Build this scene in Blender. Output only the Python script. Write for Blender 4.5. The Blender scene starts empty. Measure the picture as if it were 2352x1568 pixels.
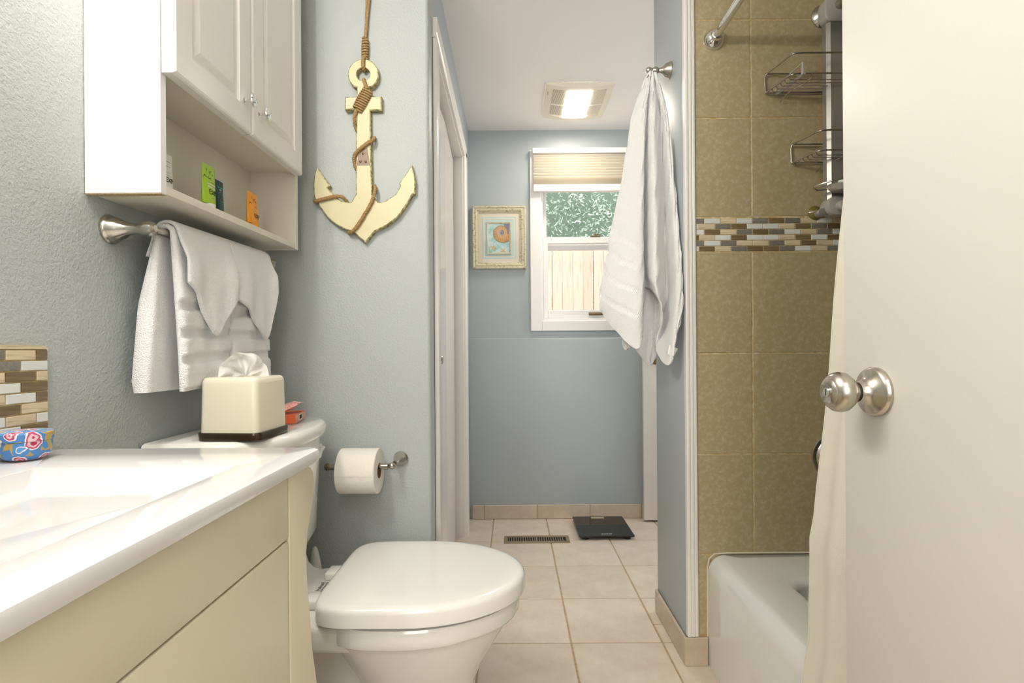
import bpy, bmesh, math, random
from mathutils import Vector, Matrix
random.seed(7)
C = bpy.context.scene.collection
SC = bpy.context.scene
PI = math.pi

# ------------------------------------------------------------ camera, world, lamps, exposure
cam_d = bpy.data.cameras.new('camera'); cam = bpy.data.objects.new('camera', cam_d); C.objects.link(cam)
cam_d.sensor_width = 36.0; cam_d.lens = 18.214; cam_d.shift_y = 20/2352; cam_d.clip_start = 0.02
cam.matrix_world = (Matrix.Translation((0, 0, 0.98)) @ Matrix.Rotation(PI/2, 4, 'X') @ Matrix.Rotation(-0.007, 4, 'Z'))
SC.camera = cam
SC.view_settings.view_transform = 'Standard'; SC.view_settings.look = 'None'
SC.view_settings.exposure = 0.0; SC.view_settings.gamma = 1.0; SC.view_settings.use_curve_mapping = False

w = bpy.data.worlds.new('sky'); SC.world = w; w.use_nodes = True
bg = w.node_tree.nodes['Background']; bg.inputs['Color'].default_value = (0.90, 0.95, 1.0, 1); bg.inputs['Strength'].default_value = 3.8   # bright overcast sky

def lamp(name, kind, loc, power, color, size=0.05, rot=(0, 0, 0), size_y=None):
    d = bpy.data.lights.new(name, kind); d.energy = power; d.color = color
    if kind == 'AREA':
        d.shape = 'RECTANGLE'; d.size = size; d.size_y = size_y or size
    else:
        d.shadow_soft_size = size
    o = bpy.data.objects.new(name, d); o.location = loc; o.rotation_euler = rot; C.objects.link(o); return o
WARM = (1.0, 0.945, 0.86)
for y in (0.22, 0.42, 0.62):                                       # the three globes of the bar light over the basin
    lamp('vanity_bulb', 'POINT', (-0.60, y, 1.95), 10.0, WARM, 0.035)
lamp('added_doorway_fill', 'AREA', (0.05, -0.75, 2.25), 10.0, (1.0, 0.96, 0.91), 0.6)  # added overhead fill reaching in through the doorway, no known fixture
lamp('added_frontal_fill', 'AREA', (-0.05, -1.55, 1.45), 25.0, (1.0, 0.97, 0.93), 0.9, rot=(PI/2, 0, 0), size_y=1.1)  # added frontal fill from behind the camera, no window stands there
lamp('side_window_daylight', 'AREA', (1.93, 2.45, 1.45), 12.0, (0.97, 0.98, 1.0), 0.6, rot=(PI/2, 0, PI/2), size_y=1.0)   # the hall runs on to the right, lit from a window there

# ------------------------------------------------------------ materials
def mat(name, col, rough=0.5, metal=0.0, bump=None, noise=None, spec=0.5, coat=0.0, rnd=0.0, emit=None, aniso=0):
    """bump=(scale, strength, distance); noise=(scale, colour2, contrast lo, hi)"""
    m = bpy.data.materials.new(name); m.use_nodes = True; nt = m.node_tree; b = nt.nodes['Principled BSDF']
    b.inputs['Roughness'].default_value = rough; b.inputs['Metallic'].default_value = metal
    b.inputs['Specular IOR Level'].default_value = spec; b.inputs['Coat Weight'].default_value = coat; b.inputs['Coat Roughness'].default_value = 0.08
    b.inputs['Base Color'].default_value = (*col, 1)
    tc = nt.nodes.new('ShaderNodeTexCoord'); src = None
    if noise:
        n = nt.nodes.new('ShaderNodeTexNoise'); n.inputs['Scale'].default_value = noise[0]; n.inputs['Detail'].default_value = 6
        n.inputs['Roughness'].default_value = 0.65
        if len(noise) > 4:
            mp = nt.nodes.new('ShaderNodeMapping'); mp.inputs['Scale'].default_value = noise[4]
            nt.links.new(tc.outputs['Object'], mp.inputs[0]); nt.links.new(mp.outputs[0], n.inputs['Vector'])
        else:
            nt.links.new(tc.outputs['Object'], n.inputs['Vector'])
        r = nt.nodes.new('ShaderNodeMapRange'); r.inputs[1].default_value = noise[2]; r.inputs[2].default_value = noise[3]
        nt.links.new(n.outputs[0], r.inputs[0])
        mx = nt.nodes.new('ShaderNodeMix'); mx.data_type = 'RGBA'
        mx.inputs[6].default_value = (*col, 1); mx.inputs[7].default_value = (*noise[1], 1)
        nt.links.new(r.outputs[0], mx.inputs[0]); src = mx.outputs[2]
    if rnd:
        oi = nt.nodes.new('ShaderNodeObjectInfo'); r2 = nt.nodes.new('ShaderNodeMapRange')
        r2.inputs[3].default_value = 1 - rnd; r2.inputs[4].default_value = 1 + rnd
        nt.links.new(oi.outputs['Random'], r2.inputs[0])
        hv = nt.nodes.new('ShaderNodeHueSaturation'); nt.links.new(r2.outputs[0], hv.inputs['Value'])
        if src: nt.links.new(src, hv.inputs['Color'])
        else: hv.inputs['Color'].default_value = (*col, 1)
        src = hv.outputs[0]
    if src: nt.links.new(src, b.inputs['Base Color'])
    if bump:
        n = nt.nodes.new('ShaderNodeTexNoise'); n.inputs['Scale'].default_value = bump[0]; n.inputs['Detail'].default_value = 3
        nt.links.new(tc.outputs['Object'], n.inputs['Vector'])
        bp = nt.nodes.new('ShaderNodeBump'); bp.inputs['Strength'].default_value = bump[1]; bp.inputs['Distance'].default_value = bump[2]
        nt.links.new(n.outputs[0], bp.inputs['Height']); nt.links.new(bp.outputs[0], b.inputs['Normal'])
    if emit:
        b.inputs['Emission Color'].default_value = (*emit[0], 1); b.inputs['Emission Strength'].default_value = emit[1]
    return m

M = {}
M['wall'] = mat('blue_grey_wall_paint', (0.45, 0.487, 0.480), 0.42, bump=(190, 0.45, 0.0035), spec=0.4)
M['wall2'] = mat('blue_grey_smooth_paint', (0.41, 0.455, 0.475), 0.42, bump=(260, 0.25, 0.002), spec=0.4)
M['ceiling'] = mat('ceiling_paint', (0.86, 0.83, 0.80), 0.6, bump=(220, 0.25, 0.002))
M['trim'] = mat('white_trim_paint', (0.80, 0.775, 0.73), 0.28)
M['white_window'] = mat('white_window_vinyl', (0.85, 0.83, 0.81), 0.3)
M['door'] = mat('cream_door_paint', (0.68, 0.66, 0.60), 0.42, bump=(60, 0.05, 0.002))
M['closet'] = mat('glossy_white_closet_paint', (0.80, 0.76, 0.72), 0.14)
M['cabinet'] = mat('white_cabinet_foil', (0.82, 0.80, 0.76), 0.32, bump=(300, 0.04, 0.001))
M['inner'] = mat('cream_shelf_board', (0.74, 0.70, 0.60), 0.45)
M['chip'] = mat('raw_particle_board', (0.52, 0.38, 0.22), 0.8, noise=(300, (0.36, 0.25, 0.13), 0.4, 0.6))
M['vanity'] = mat('cream_vanity_paint', (0.72, 0.655, 0.51), 0.38)
M['porcelain'] = mat('white_porcelain', (0.80, 0.79, 0.74), 0.08, coat=0.4)
M['counter'] = mat('white_cultured_marble', (0.76, 0.755, 0.75), 0.10, coat=0.3)
M['seat'] = mat('white_seat_plastic', (0.83, 0.82, 0.78), 0.13, coat=0.3)
M['tub'] = mat('white_tub_enamel', (0.80, 0.81, 0.78), 0.10, coat=0.4)
M['caulk'] = mat('aged_caulk', (0.72, 0.66, 0.52), 0.5)
M['nickel'] = mat('brushed_nickel', (0.52, 0.485, 0.42), 0.24, 1.0)
M['chrome'] = mat('chrome', (0.78, 0.78, 0.78), 0.07, 1.0)
M['wire'] = mat('dark_chrome_wire', (0.50, 0.48, 0.44), 0.16, 1.0)
M['bronze'] = mat('antique_brass', (0.30, 0.22, 0.12), 0.35, 1.0)
M['dark'] = mat('dark_gap', (0.015, 0.013, 0.01), 0.7)
M['floor'] = mat('beige_floor_tile', (0.62, 0.52, 0.42), 0.32, noise=(9, (0.72, 0.63, 0.53), 0.35, 0.68), rnd=0.03, bump=(60, 0.08, 0.002))
M['base'] = mat('beige_base_tile', (0.50, 0.405, 0.30), 0.35, noise=(12, (0.60, 0.505, 0.40), 0.35, 0.68), rnd=0.03)
M['grout'] = mat('tan_floor_grout', (0.38, 0.28, 0.16), 0.85, noise=(90, (0.48, 0.37, 0.24), 0.4, 0.6))
M['tile'] = mat('olive_wall_tile', (0.425, 0.345, 0.205), 0.32, noise=(75, (0.58, 0.50, 0.345), 0.46, 0.82), rnd=0.03, bump=(90, 0.06, 0.002))
M['tgrout'] = mat('ochre_wall_grout', (0.50, 0.37, 0.18), 0.85, noise=(40, (0.64, 0.54, 0.36), 0.45, 0.6))
M['m_white'] = mat('white_glass_mosaic', (0.70, 0.72, 0.68), 0.12, rnd=0.04)
M['m_trav'] = mat('travertine_mosaic', (0.66, 0.545, 0.38), 0.4, noise=(40, (0.42, 0.33, 0.20), 0.52, 0.72, (0.35, 0.35, 4)), rnd=0.06)
M['m_brown'] = mat('brown_stone_mosaic', (0.165, 0.11, 0.055), 0.22, noise=(30, (0.26, 0.185, 0.10), 0.4, 0.7, (0.3, 0.3, 4)), rnd=0.10)
M['m_grey'] = mat('grey_stone_mosaic', (0.17, 0.155, 0.13), 0.4, noise=(220, (0.27, 0.25, 0.21), 0.4, 0.7), rnd=0.08)
M['terry'] = mat('white_terry', (0.93, 0.925, 0.92), 0.95, bump=(420, 0.75, 0.0045), spec=0.1)
M['tissue'] = mat('tissue_paper', (0.88, 0.87, 0.84), 0.9, spec=0.1)
M['paper'] = mat('toilet_paper', (0.84, 0.81, 0.74), 0.95, bump=(160, 0.3, 0.002), spec=0.1)
M['card'] = mat('brown_cardboard', (0.20, 0.105, 0.05), 0.9)
M['boxcream'] = mat('cream_tissue_cover', (0.80, 0.745, 0.60), 0.25, coat=0.2)
M['boxbase'] = mat('bronze_tray', (0.085, 0.065, 0.04), 0.22, 0.75)
M['anchor'] = mat('cream_painted_wood', (0.68, 0.61, 0.38), 0.5, noise=(5, (0.72, 0.655, 0.43), 0.4, 0.6))
M['worn'] = mat('worn_wood_edge', (0.24, 0.20, 0.08), 0.65, noise=(90, (0.60, 0.54, 0.31), 0.44, 0.56))
M['rope'] = mat('jute_rope', (0.33, 0.205, 0.085), 0.9, noise=(260, (0.46, 0.31, 0.15), 0.4, 0.6), bump=(600, 0.5, 0.002), spec=0.1)
M['plate'] = mat('mauve_metal_plate', (0.24, 0.17, 0.135), 0.5, 0.3)
M['green'] = mat('lime_tube', (0.36, 0.58, 0.03), 0.32)
M['teal'] = mat('dark_teal_tube', (0.006, 0.045, 0.052), 0.4, spec=0.3)
M['orange'] = mat('orange_tube', (0.86, 0.33, 0.02), 0.32)
M['whitetube'] = mat('white_tube', (0.76, 0.74, 0.68), 0.35)
M['ink'] = mat('black_ink', (0.02, 0.02, 0.015), 0.6)
M['inkgrey'] = mat('grey_ink', (0.35, 0.37, 0.35), 0.6)
M['inkteal'] = mat('teal_ink', (0.12, 0.50, 0.46), 0.6)
M['inkwhite'] = mat('white_ink', (0.85, 0.85, 0.80), 0.6)
M['inkred'] = mat('red_ink', (0.55, 0.10, 0.06), 0.6)
M['inkblue'] = mat('blue_ink', (0.06, 0.12, 0.35), 0.6)
M['redbox'] = mat('orange_red_carton', (0.62, 0.11, 0.03), 0.45)
M['pinkbox'] = mat('pink_carton', (0.74, 0.30, 0.24), 0.45)
M['gplastic'] = mat('grey_plastic', (0.34, 0.325, 0.295), 0.30, 0.45)
M['gplastic2'] = mat('light_grey_plastic', (0.40, 0.38, 0.34), 0.4)
M['suction'] = mat('olive_suction_cup', (0.16, 0.125, 0.03), 0.15)
M['curtain'] = mat('linen_curtain', (0.80, 0.77, 0.67), 0.9, bump=(500, 0.35, 0.002), spec=0.1)
M['glassblk'] = mat('black_scale_glass', (0.012, 0.010, 0.008), 0.06)
M['rubber'] = mat('black_rubber', (0.02, 0.02, 0.02), 0.6)
M['lcd'] = mat('scale_display', (0.42, 0.36, 0.24), 0.2)
M['ventm'] = mat('tan_register_metal', (0.36, 0.27, 0.16), 0.35, 0.5)
M['fan'] = mat('fan_grille_plastic', (0.78, 0.72, 0.60), 0.45)
M['lens'] = mat('lit_fan_lens', (0.9, 0.85, 0.75), 0.4, emit=((1.0, 0.90, 0.76), 60.0))
M['mat_cream'] = mat('cream_mat_board', (0.80, 0.72, 0.58), 0.8)
M['mat_blue'] = mat('pale_aqua_mat_board', (0.52, 0.70, 0.68), 0.8)
M['frame'] = mat('distressed_cream_frame', (0.62, 0.56, 0.40), 0.6, noise=(60, (0.30, 0.24, 0.13), 0.54, 0.64, (1, 1, 1.6)))
M['art'] = mat('aqua_print', (0.10, 0.45, 0.36), 0.7, noise=(22, (0.66, 0.80, 0.80), 0.38, 0.60))
M['shell'] = mat('amber_shell_print', (0.60, 0.27, 0.03), 0.6, noise=(40, (0.30, 0.13, 0.02), 0.42, 0.62))
M['shellw'] = mat('pale_shell_print', (0.84, 0.72, 0.52), 0.6)
M['star'] = mat('starfish_print', (0.70, 0.45, 0.17), 0.6)
M['violet'] = mat('slate_print', (0.17, 0.17, 0.24), 0.6)
M['picket'] = mat('weathered_cedar', (0.60, 0.46, 0.34), 0.8, noise=(14, (0.44, 0.31, 0.22), 0.45, 0.75, (3, 3, 0.35)), rnd=0.10)
M['leaf'] = mat('haze_paled_cedar_leaf', (0.30, 0.42, 0.29), 0.6, noise=(5, (0.72, 0.74, 0.64), 0.38, 0.66), rnd=0)  # pale tones paint the window's haze and glare into the leaf colour
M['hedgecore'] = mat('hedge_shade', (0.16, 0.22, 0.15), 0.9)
M['soil'] = mat('yard_soil', (0.25, 0.20, 0.14), 0.9)
M['shade'] = mat('cellular_shade_fabric', (0.84, 0.79, 0.68), 0.8)
M['soap'] = mat('white_soap', (0.85, 0.85, 0.84), 0.5)

def glass(name):
    m = bpy.data.materials.new(name); m.use_nodes = True; nt = m.node_tree; nt.nodes.remove(nt.nodes['Principled BSDF'])
    t = nt.nodes.new('ShaderNodeBsdfTransparent'); g = nt.nodes.new('ShaderNodeBsdfGlossy'); g.inputs['Roughness'].default_value = 0.02
    f = nt.nodes.new('ShaderNodeFresnel'); ge = nt.nodes.new('ShaderNodeNewGeometry'); io = nt.nodes.new('ShaderNodeMapRange'); io.inputs[3].default_value = 1.45; io.inputs[4].default_value = 1/1.45
    nt.links.new(ge.outputs['Backfacing'], io.inputs[0]); nt.links.new(io.outputs[0], f.inputs['IOR']); mx = nt.nodes.new('ShaderNodeMixShader')
    nt.links.new(f.outputs[0], mx.inputs[0]); nt.links.new(t.outputs[0], mx.inputs[1]); nt.links.new(g.outputs[0], mx.inputs[2])
    nt.links.new(mx.outputs[0], nt.nodes['Material Output'].inputs[0]); return m
M['glass'] = glass('window_glass')

def translucent(name, col, k):
    m = bpy.data.materials.new(name); m.use_nodes = True; nt = m.node_tree; b = nt.nodes['Principled BSDF']
    b.inputs['Base Color'].default_value = (*col, 1); b.inputs['Roughness'].default_value = 0.9; b.inputs['Specular IOR Level'].default_value = 0.1
    t = nt.nodes.new('ShaderNodeBsdfTranslucent'); t.inputs[0].default_value = (*col, 1); mx = nt.nodes.new('ShaderNodeMixShader'); mx.inputs[0].default_value = k
    nt.links.new(b.outputs[0], mx.inputs[1]); nt.links.new(t.outputs[0], mx.inputs[2]); nt.links.new(mx.outputs[0], nt.nodes['Material Output'].inputs[0]); return m
M['shade'] = translucent('cellular_shade_fabric', (0.88, 0.84, 0.76), 0.35)
M['tissue'] = translucent('tissue_paper', (0.90, 0.89, 0.86), 0.35)

def add_dots(m, scale, col, lo):          # printed dots
    nt = m.node_tree; b = nt.nodes['Principled BSDF']; tc = nt.nodes.new('ShaderNodeTexCoord')
    v = nt.nodes.new('ShaderNodeTexVoronoi'); v.inputs['Scale'].default_value = scale; v.inputs['Randomness'].default_value = 0.25
    nt.links.new(tc.outputs['Object'], v.inputs['Vector'])
    r = nt.nodes.new('ShaderNodeMath'); r.operation = 'LESS_THAN'; r.inputs[1].default_value = lo; nt.links.new(v.outputs['Distance'], r.inputs[0])
    mx = nt.nodes.new('ShaderNodeMix'); mx.data_type = 'RGBA'; mx.inputs[6].default_value = b.inputs['Base Color'].default_value; mx.inputs[7].default_value = (*col, 1)
    nt.links.new(r.outputs[0], mx.inputs[0]); nt.links.new(mx.outputs[2], b.inputs['Base Color'])
M['packet'] = mat('pink_dotted_wrapper', (0.72, 0.36, 0.34), 0.35); add_dots(M['packet'], 130, (0.30, 0.08, 0.10), 0.28)

def paisley():
    m = mat('paisley_tin_print', (0.08, 0.28, 0.62), 0.3); nt = m.node_tree; b = nt.nodes['Principled BSDF']
    tc = nt.nodes.new('ShaderNodeTexCoord')
    v = nt.nodes.new('ShaderNodeTexVoronoi'); v.inputs['Scale'].default_value = 50; v.inputs['Randomness'].default_value = 0.8
    n = nt.nodes.new('ShaderNodeTexNoise'); n.inputs['Scale'].default_value = 60
    ad = nt.nodes.new('ShaderNodeMix'); ad.data_type = 'VECTOR'; ad.inputs[0].default_value = 0.012
    nt.links.new(tc.outputs['Object'], n.inputs['Vector']); nt.links.new(tc.outputs['Object'], ad.inputs[4]); nt.links.new(n.outputs['Color'], ad.inputs[5]); nt.links.new(ad.outputs[1], v.inputs['Vector'])
    mu = nt.nodes.new('ShaderNodeMath'); mu.operation = 'MULTIPLY'; mu.inputs[1].default_value = 1.25; nt.links.new(v.outputs['Distance'], mu.inputs[0])
    sp_ = nt.nodes.new('ShaderNodeSeparateColor'); nt.links.new(v.outputs['Color'], sp_.inputs[0])
    cr = []
    for cols in ([(0, (0.50, 0.02, 0.09)), (0.20, (0.80, 0.55, 0.62)), (0.34, (0.55, 0.06, 0.16)), (0.48, (0.85, 0.78, 0.80)), (0.60, (0.07, 0.25, 0.62))],
                 [(0, (0.80, 0.74, 0.78)), (0.14, (0.10, 0.36, 0.74)), (0.36, (0.86, 0.80, 0.82)), (0.46, (0.07, 0.28, 0.66)), (0.74, (0.50, 0.36, 0.12))]):
        r = nt.nodes.new('ShaderNodeValToRGB'); r.color_ramp.interpolation = 'CONSTANT'; e = r.color_ramp.elements
        e[0].position = 0; e[0].color = (*cols[0][1], 1); e[1].position = cols[1][0]; e[1].color = (*cols[1][1], 1)
        for p, c in cols[2:]: x = e.new(p); x.color = (*c, 1)
        nt.links.new(mu.outputs[0], r.inputs[0]); cr.append(r)
    g = nt.nodes.new('ShaderNodeMath'); g.operation = 'GREATER_THAN'; g.inputs[1].default_value = 0.5; nt.links.new(sp_.outputs[0], g.inputs[0])
    mx = nt.nodes.new('ShaderNodeMix'); mx.data_type = 'RGBA'; nt.links.new(g.outputs[0], mx.inputs[0]); nt.links.new(cr[0].outputs[0], mx.inputs[6]); nt.links.new(cr[1].outputs[0], mx.inputs[7])
    nt.links.new(mx.outputs[2], b.inputs['Base Color']); return m
M['tin'] = paisley()

def terry_banded():
    """bath towel: woven bands across the cloth at chosen heights of its own weave (UV), pile elsewhere"""
    m = mat('white_banded_terry', (0.93, 0.925, 0.92), 0.95, spec=0.1); nt = m.node_tree; b = nt.nodes['Principled BSDF']
    tc = nt.nodes.new('ShaderNodeTexCoord'); sx = nt.nodes.new('ShaderNodeSeparateXYZ'); nt.links.new(tc.outputs['UV'], sx.inputs[0])
    tot = None
    for c in (0.40, 0.47, 0.545, 0.62):
        a = nt.nodes.new('ShaderNodeMath'); a.operation = 'COMPARE'; a.inputs[1].default_value = c; a.inputs[2].default_value = 0.011
        nt.links.new(sx.outputs[1], a.inputs[0])
        if tot is None: tot = a.outputs[0]
        else:
            s = nt.nodes.new('ShaderNodeMath'); s.operation = 'MAXIMUM'; nt.links.new(tot, s.inputs[0]); nt.links.new(a.outputs[0], s.inputs[1]); tot = s.outputs[0]
    n = nt.nodes.new('ShaderNodeTexNoise'); n.inputs['Scale'].default_value = 420; n.inputs['Detail'].default_value = 3; nt.links.new(tc.outputs['Object'], n.inputs['Vector'])
    wv = nt.nodes.new('ShaderNodeTexWave'); wv.bands_direction = 'DIAGONAL'; wv.inputs['Scale'].default_value = 60; nt.links.new(tc.outputs['UV'], wv.inputs['Vector'])
    k = nt.nodes.new('ShaderNodeMath'); k.operation = 'MULTIPLY'; k.inputs[1].default_value = 0.35; nt.links.new(wv.outputs['Fac'], k.inputs[0])
    n2 = nt.nodes.new('ShaderNodeMath'); n2.operation = 'ADD'; n2.inputs[1].default_value = 0.25; nt.links.new(n.outputs[0], n2.inputs[0])
    mx = nt.nodes.new('ShaderNodeMix'); nt.links.new(tot, mx.inputs[0]); nt.links.new(n2.outputs[0], mx.inputs[2]); nt.links.new(k.outputs[0], mx.inputs[3])
    bp = nt.nodes.new('ShaderNodeBump'); bp.inputs['Strength'].default_value = 0.75; bp.inputs['Distance'].default_value = 0.0045
    nt.links.new(mx.outputs[0], bp.inputs['Height']); nt.links.new(bp.outputs[0], b.inputs['Normal']); return m
M['terryband'] = terry_banded()

# ------------------------------------------------------------ helpers
LOC = {}
def thing(name, label, cat, loc=(0, 0, 0), group=None):
    o = bpy.data.objects.new(name, None); o.empty_display_size = 0.05; C.objects.link(o); o.location = loc; LOC[o.name] = Vector(loc)
    o['label'] = label; o['category'] = cat
    if group: o['group'] = group
    return o
def tag(o, label, cat, group=None):
    o['label'] = label; o['category'] = cat
    if group: o['group'] = group
    return o
def struct(name, loc=(0, 0, 0), label=None):
    o = bpy.data.objects.new(name, None); o.empty_display_size = 0.05; C.objects.link(o); o.location = loc; LOC[o.name] = Vector(loc); o['kind'] = 'structure'
    if label: o['label'] = label
    return o

class B:
    def __init__(s): s.bm = bmesh.new(); s.uv = None; s.sol = 0
    def _bev(s, verts, width, seg, edges=None):
        if width <= 0: return
        es = edges or list({e for v in verts for e in v.link_edges})
        bmesh.ops.bevel(s.bm, geom=es, offset=width, segments=seg, affect='EDGES', profile=0.5, clamp_overlap=True)
    def box(s, x0, x1, y0, y1, z0, z1, bev=0, seg=2):
        vs = [s.bm.verts.new((x, y, z)) for x in (x0, x1) for y in (y0, y1) for z in (z0, z1)]
        for f in ((0, 1, 3, 2), (4, 6, 7, 5), (0, 4, 5, 1), (2, 3, 7, 6), (0, 2, 6, 4), (1, 5, 7, 3)): s.bm.faces.new([vs[i] for i in f])
        s._bev(vs, bev, seg); return s
    def prism(s, poly, axis, a, b, bev=0, seg=1):
        """poly: 2D points; axis 'x': (y,z), 'y': (x,z), 'z': (x,y); extruded from a to b"""
        def P(p, t): return {'x': (t, p[0], p[1]), 'y': (p[0], t, p[1]), 'z': (p[0], p[1], t)}[axis]
        v0 = [s.bm.verts.new(P(p, a)) for p in poly]; v1 = [s.bm.verts.new(P(p, b)) for p in poly]; n = len(poly)
        f0 = s.bm.faces.new(v0); f1 = s.bm.faces.new(v1[::-1])
        for i in range(n): s.bm.faces.new([v0[i], v1[i], v1[(i+1) % n], v0[(i+1) % n]])
        if bev: s._bev(None, bev, seg, edges=list(f0.edges) + list(f1.edges))
        return s
    def loft(s, rings, closed=True, cap=True):
        R = [[s.bm.verts.new(p) for p in r] for r in rings]; n = len(R[0])
        for a, b in zip(R, R[1:]):
            for i in range(n if closed else n-1):
                j = (i+1) % n; s.bm.faces.new([a[i], a[j], b[j], b[i]])
        if cap and closed: s.bm.faces.new(R[0][::-1]); s.bm.faces.new(R[-1])
        return s
    def lathe(s, prof, origin, axis, seg=28, cap=True):
        """prof: (distance along axis, radius)"""
        ax = Vector(axis).normalized(); u = ax.orthogonal().normalized(); v = ax.cross(u); o = Vector(origin)
        rings = [[o + ax*d + (u*math.cos(2*PI*i/seg) + v*math.sin(2*PI*i/seg))*max(r, 1e-5) for i in range(seg)] for d, r in prof]
        return s.loft(rings, cap=cap)
    def tube(s, pts, r, sides=8, cap=True, twist=None):
        pts = [Vector(p) for p in pts]; rings = []
        t0 = (pts[1]-pts[0]).normalized(); u = t0.orthogonal().normalized()
        for i, p in enumerate(pts):
            t = (pts[min(i+1, len(pts)-1)] - pts[max(i-1, 0)]).normalized()
            u = (u - t*u.dot(t)).normalized(); v = t.cross(u); rr = r[i] if isinstance(r, (list, tuple)) else r
            rings.append([p + (u*math.cos(2*PI*k/sides) + v*math.sin(2*PI*k/sides))*rr for k in range(sides)])
        return s.loft(rings, cap=cap)
    def rope(s, pts, r, pitch=0.016):
        """three laid strands about a smooth path"""
        pts = resample(pts, 0.0035); t0 = (pts[1]-pts[0]).normalized(); u = t0.orthogonal().normalized(); fr = []; d = 0
        for i, p in enumerate(pts):
            t = (pts[min(i+1, len(pts)-1)] - pts[max(i-1, 0)]).normalized(); u = (u - t*u.dot(t)).normalized(); v = t.cross(u)
            if i: d += (p-pts[i-1]).length
            fr.append((p, u.copy(), v, d))
        for k in range(3):
            s.tube([p + (u*math.cos(d/pitch*2*PI + k*2*PI/3) + v*math.sin(d/pitch*2*PI + k*2*PI/3))*r*0.5 for p, u, v, d in fr], r*0.62, 6)
        return s
    def ball(s, c, r, sc=(1, 1, 1), seg=16):
        m = Matrix.Translation(c) @ Matrix.Diagonal((*[r*k for k in sc], 1)); bmesh.ops.create_uvsphere(s.bm, u_segments=seg, v_segments=seg//2+1, radius=1, matrix=m); return s
    def grid(s, P, uv=None):
        V = [[s.bm.verts.new(p) for p in row] for row in P]
        if uv and s.uv is None: s.uv = s.bm.loops.layers.uv.new('UVMap')
        for i in range(len(V)-1):
            for j in range(len(V[0])-1):
                f = s.bm.faces.new([V[i][j], V[i+1][j], V[i+1][j+1], V[i][j+1]])
                if uv:
                    for l, (a, b) in zip(f.loops, ((i, j), (i+1, j), (i+1, j+1), (i, j+1))): l[s.uv].uv = uv[a][b]
        return s
    def thicken(s, t): s.sol = t; return s
    def obj(s, name, m, parent=None, ang=32, kind=None, label=None, mats=None, recalc=True):
        bm = s.bm
        if recalc: bmesh.ops.recalc_face_normals(bm, faces=bm.faces)
        root = parent
        while root is not None and root.parent is not None: root = root.parent
        off = LOC.get(root.name, Vector()) if root else None
        if root is None:
            xs = [v.co for v in bm.verts]; off = Vector(((min(c.x for c in xs)+max(c.x for c in xs))/2, (min(c.y for c in xs)+max(c.y for c in xs))/2, min(c.z for c in xs)))
        bmesh.ops.translate(bm, verts=bm.verts, vec=-off)
        lim = math.radians(ang)
        for f in bm.faces: f.smooth = True
        for e in bm.edges: e.smooth = not (len(e.link_faces) != 2 or e.calc_face_angle(0) > lim)
        me = bpy.data.meshes.new(name); bm.to_mesh(me); bm.free()
        for x in (mats or [m]): me.materials.append(M[x])
        o = bpy.data.objects.new(name, me); C.objects.link(o)
        if s.sol: md = o.modifiers.new('thickness', 'SOLIDIFY'); md.thickness = s.sol; md.offset = 0; md.use_even_offset = False
        if parent: o.parent = parent
        else: o.location = off; LOC[o.name] = off
        if kind: o['kind'] = kind
        if label: o['label'] = label
        return o

def cr(P, t):                              # Catmull-Rom through a list of vectors, t in 0..1
    n = len(P)-1; x = min(max(t, 0), 1)*n; i = min(int(x), n-1); f = x-i
    p0, p1, p2, p3 = P[max(i-1, 0)], P[i], P[i+1], P[min(i+2, n)]
    return 0.5*((2*p1) + (p2-p0)*f + (2*p0-5*p1+4*p2-p3)*f*f + (3*p1-p0-3*p2+p3)*f*f*f)
def resample(pts, step):
    P = [Vector(p) for p in pts]; D = [cr(P, i/(len(P)*14)) for i in range(len(P)*14+1)]
    out = [D[0]]; acc = 0
    for a, b in zip(D, D[1:]):
        acc += (b-a).length
        if acc >= step: out.append(b); acc = 0
    out.append(D[-1]) if (out[-1]-D[-1]).length > step*0.3 else None
    return out
def smooth(pts, n): 
    P = [Vector(p) for p in pts]; return [cr(P, i/n) for i in range(n+1)]
def rrect(x0, x1, y0, y1, r, seg=5):
    out = []
    for cx, cy, a0 in ((x1-r, y1-r, 0), (x0+r, y1-r, 90), (x0+r, y0+r, 180), (x1-r, y0+r, 270)):
        for k in range(seg+1):
            a = math.radians(a0 + 90*k/seg); out.append((cx+r*math.cos(a), cy+r*math.sin(a)))
    return out
def text(body, size, loc, right, up, m, parent, name='lettering', align='CENTER', ext=0.0002, squash=1.0):
    cu = bpy.data.curves.new(name, 'FONT'); cu.body = body; cu.size = size; cu.align_x = align; cu.align_y = 'CENTER'; cu.extrude = ext; cu.resolution_u = 2
    o = bpy.data.objects.new(name, cu); C.objects.link(o); bpy.context.view_layer.update()
    me = bpy.data.meshes.new_from_object(o.evaluated_get(bpy.context.evaluated_depsgraph_get())); bpy.data.objects.remove(o); bpy.data.curves.remove(cu)
    R = Vector(right).normalized(); U = Vector(up).normalized(); N = R.cross(U)
    root = parent
    while root.parent is not None: root = root.parent
    L = Vector(loc) - LOC[root.name]
    for v in me.vertices: v.co = L + R*v.co.x*squash + U*v.co.y + N*(v.co.z+0.0004)
    me.materials.clear(); me.materials.append(M[m]); me.name = name
    o = bpy.data.objects.new(name, me); C.objects.link(o); o.parent = parent; return o
def piece(o, name, off, parent):           # a further alike piece sharing the mesh of o
    c = o.copy(); c.name = name; C.objects.link(c); c.parent = parent; c.location = Vector(off); return c

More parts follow.
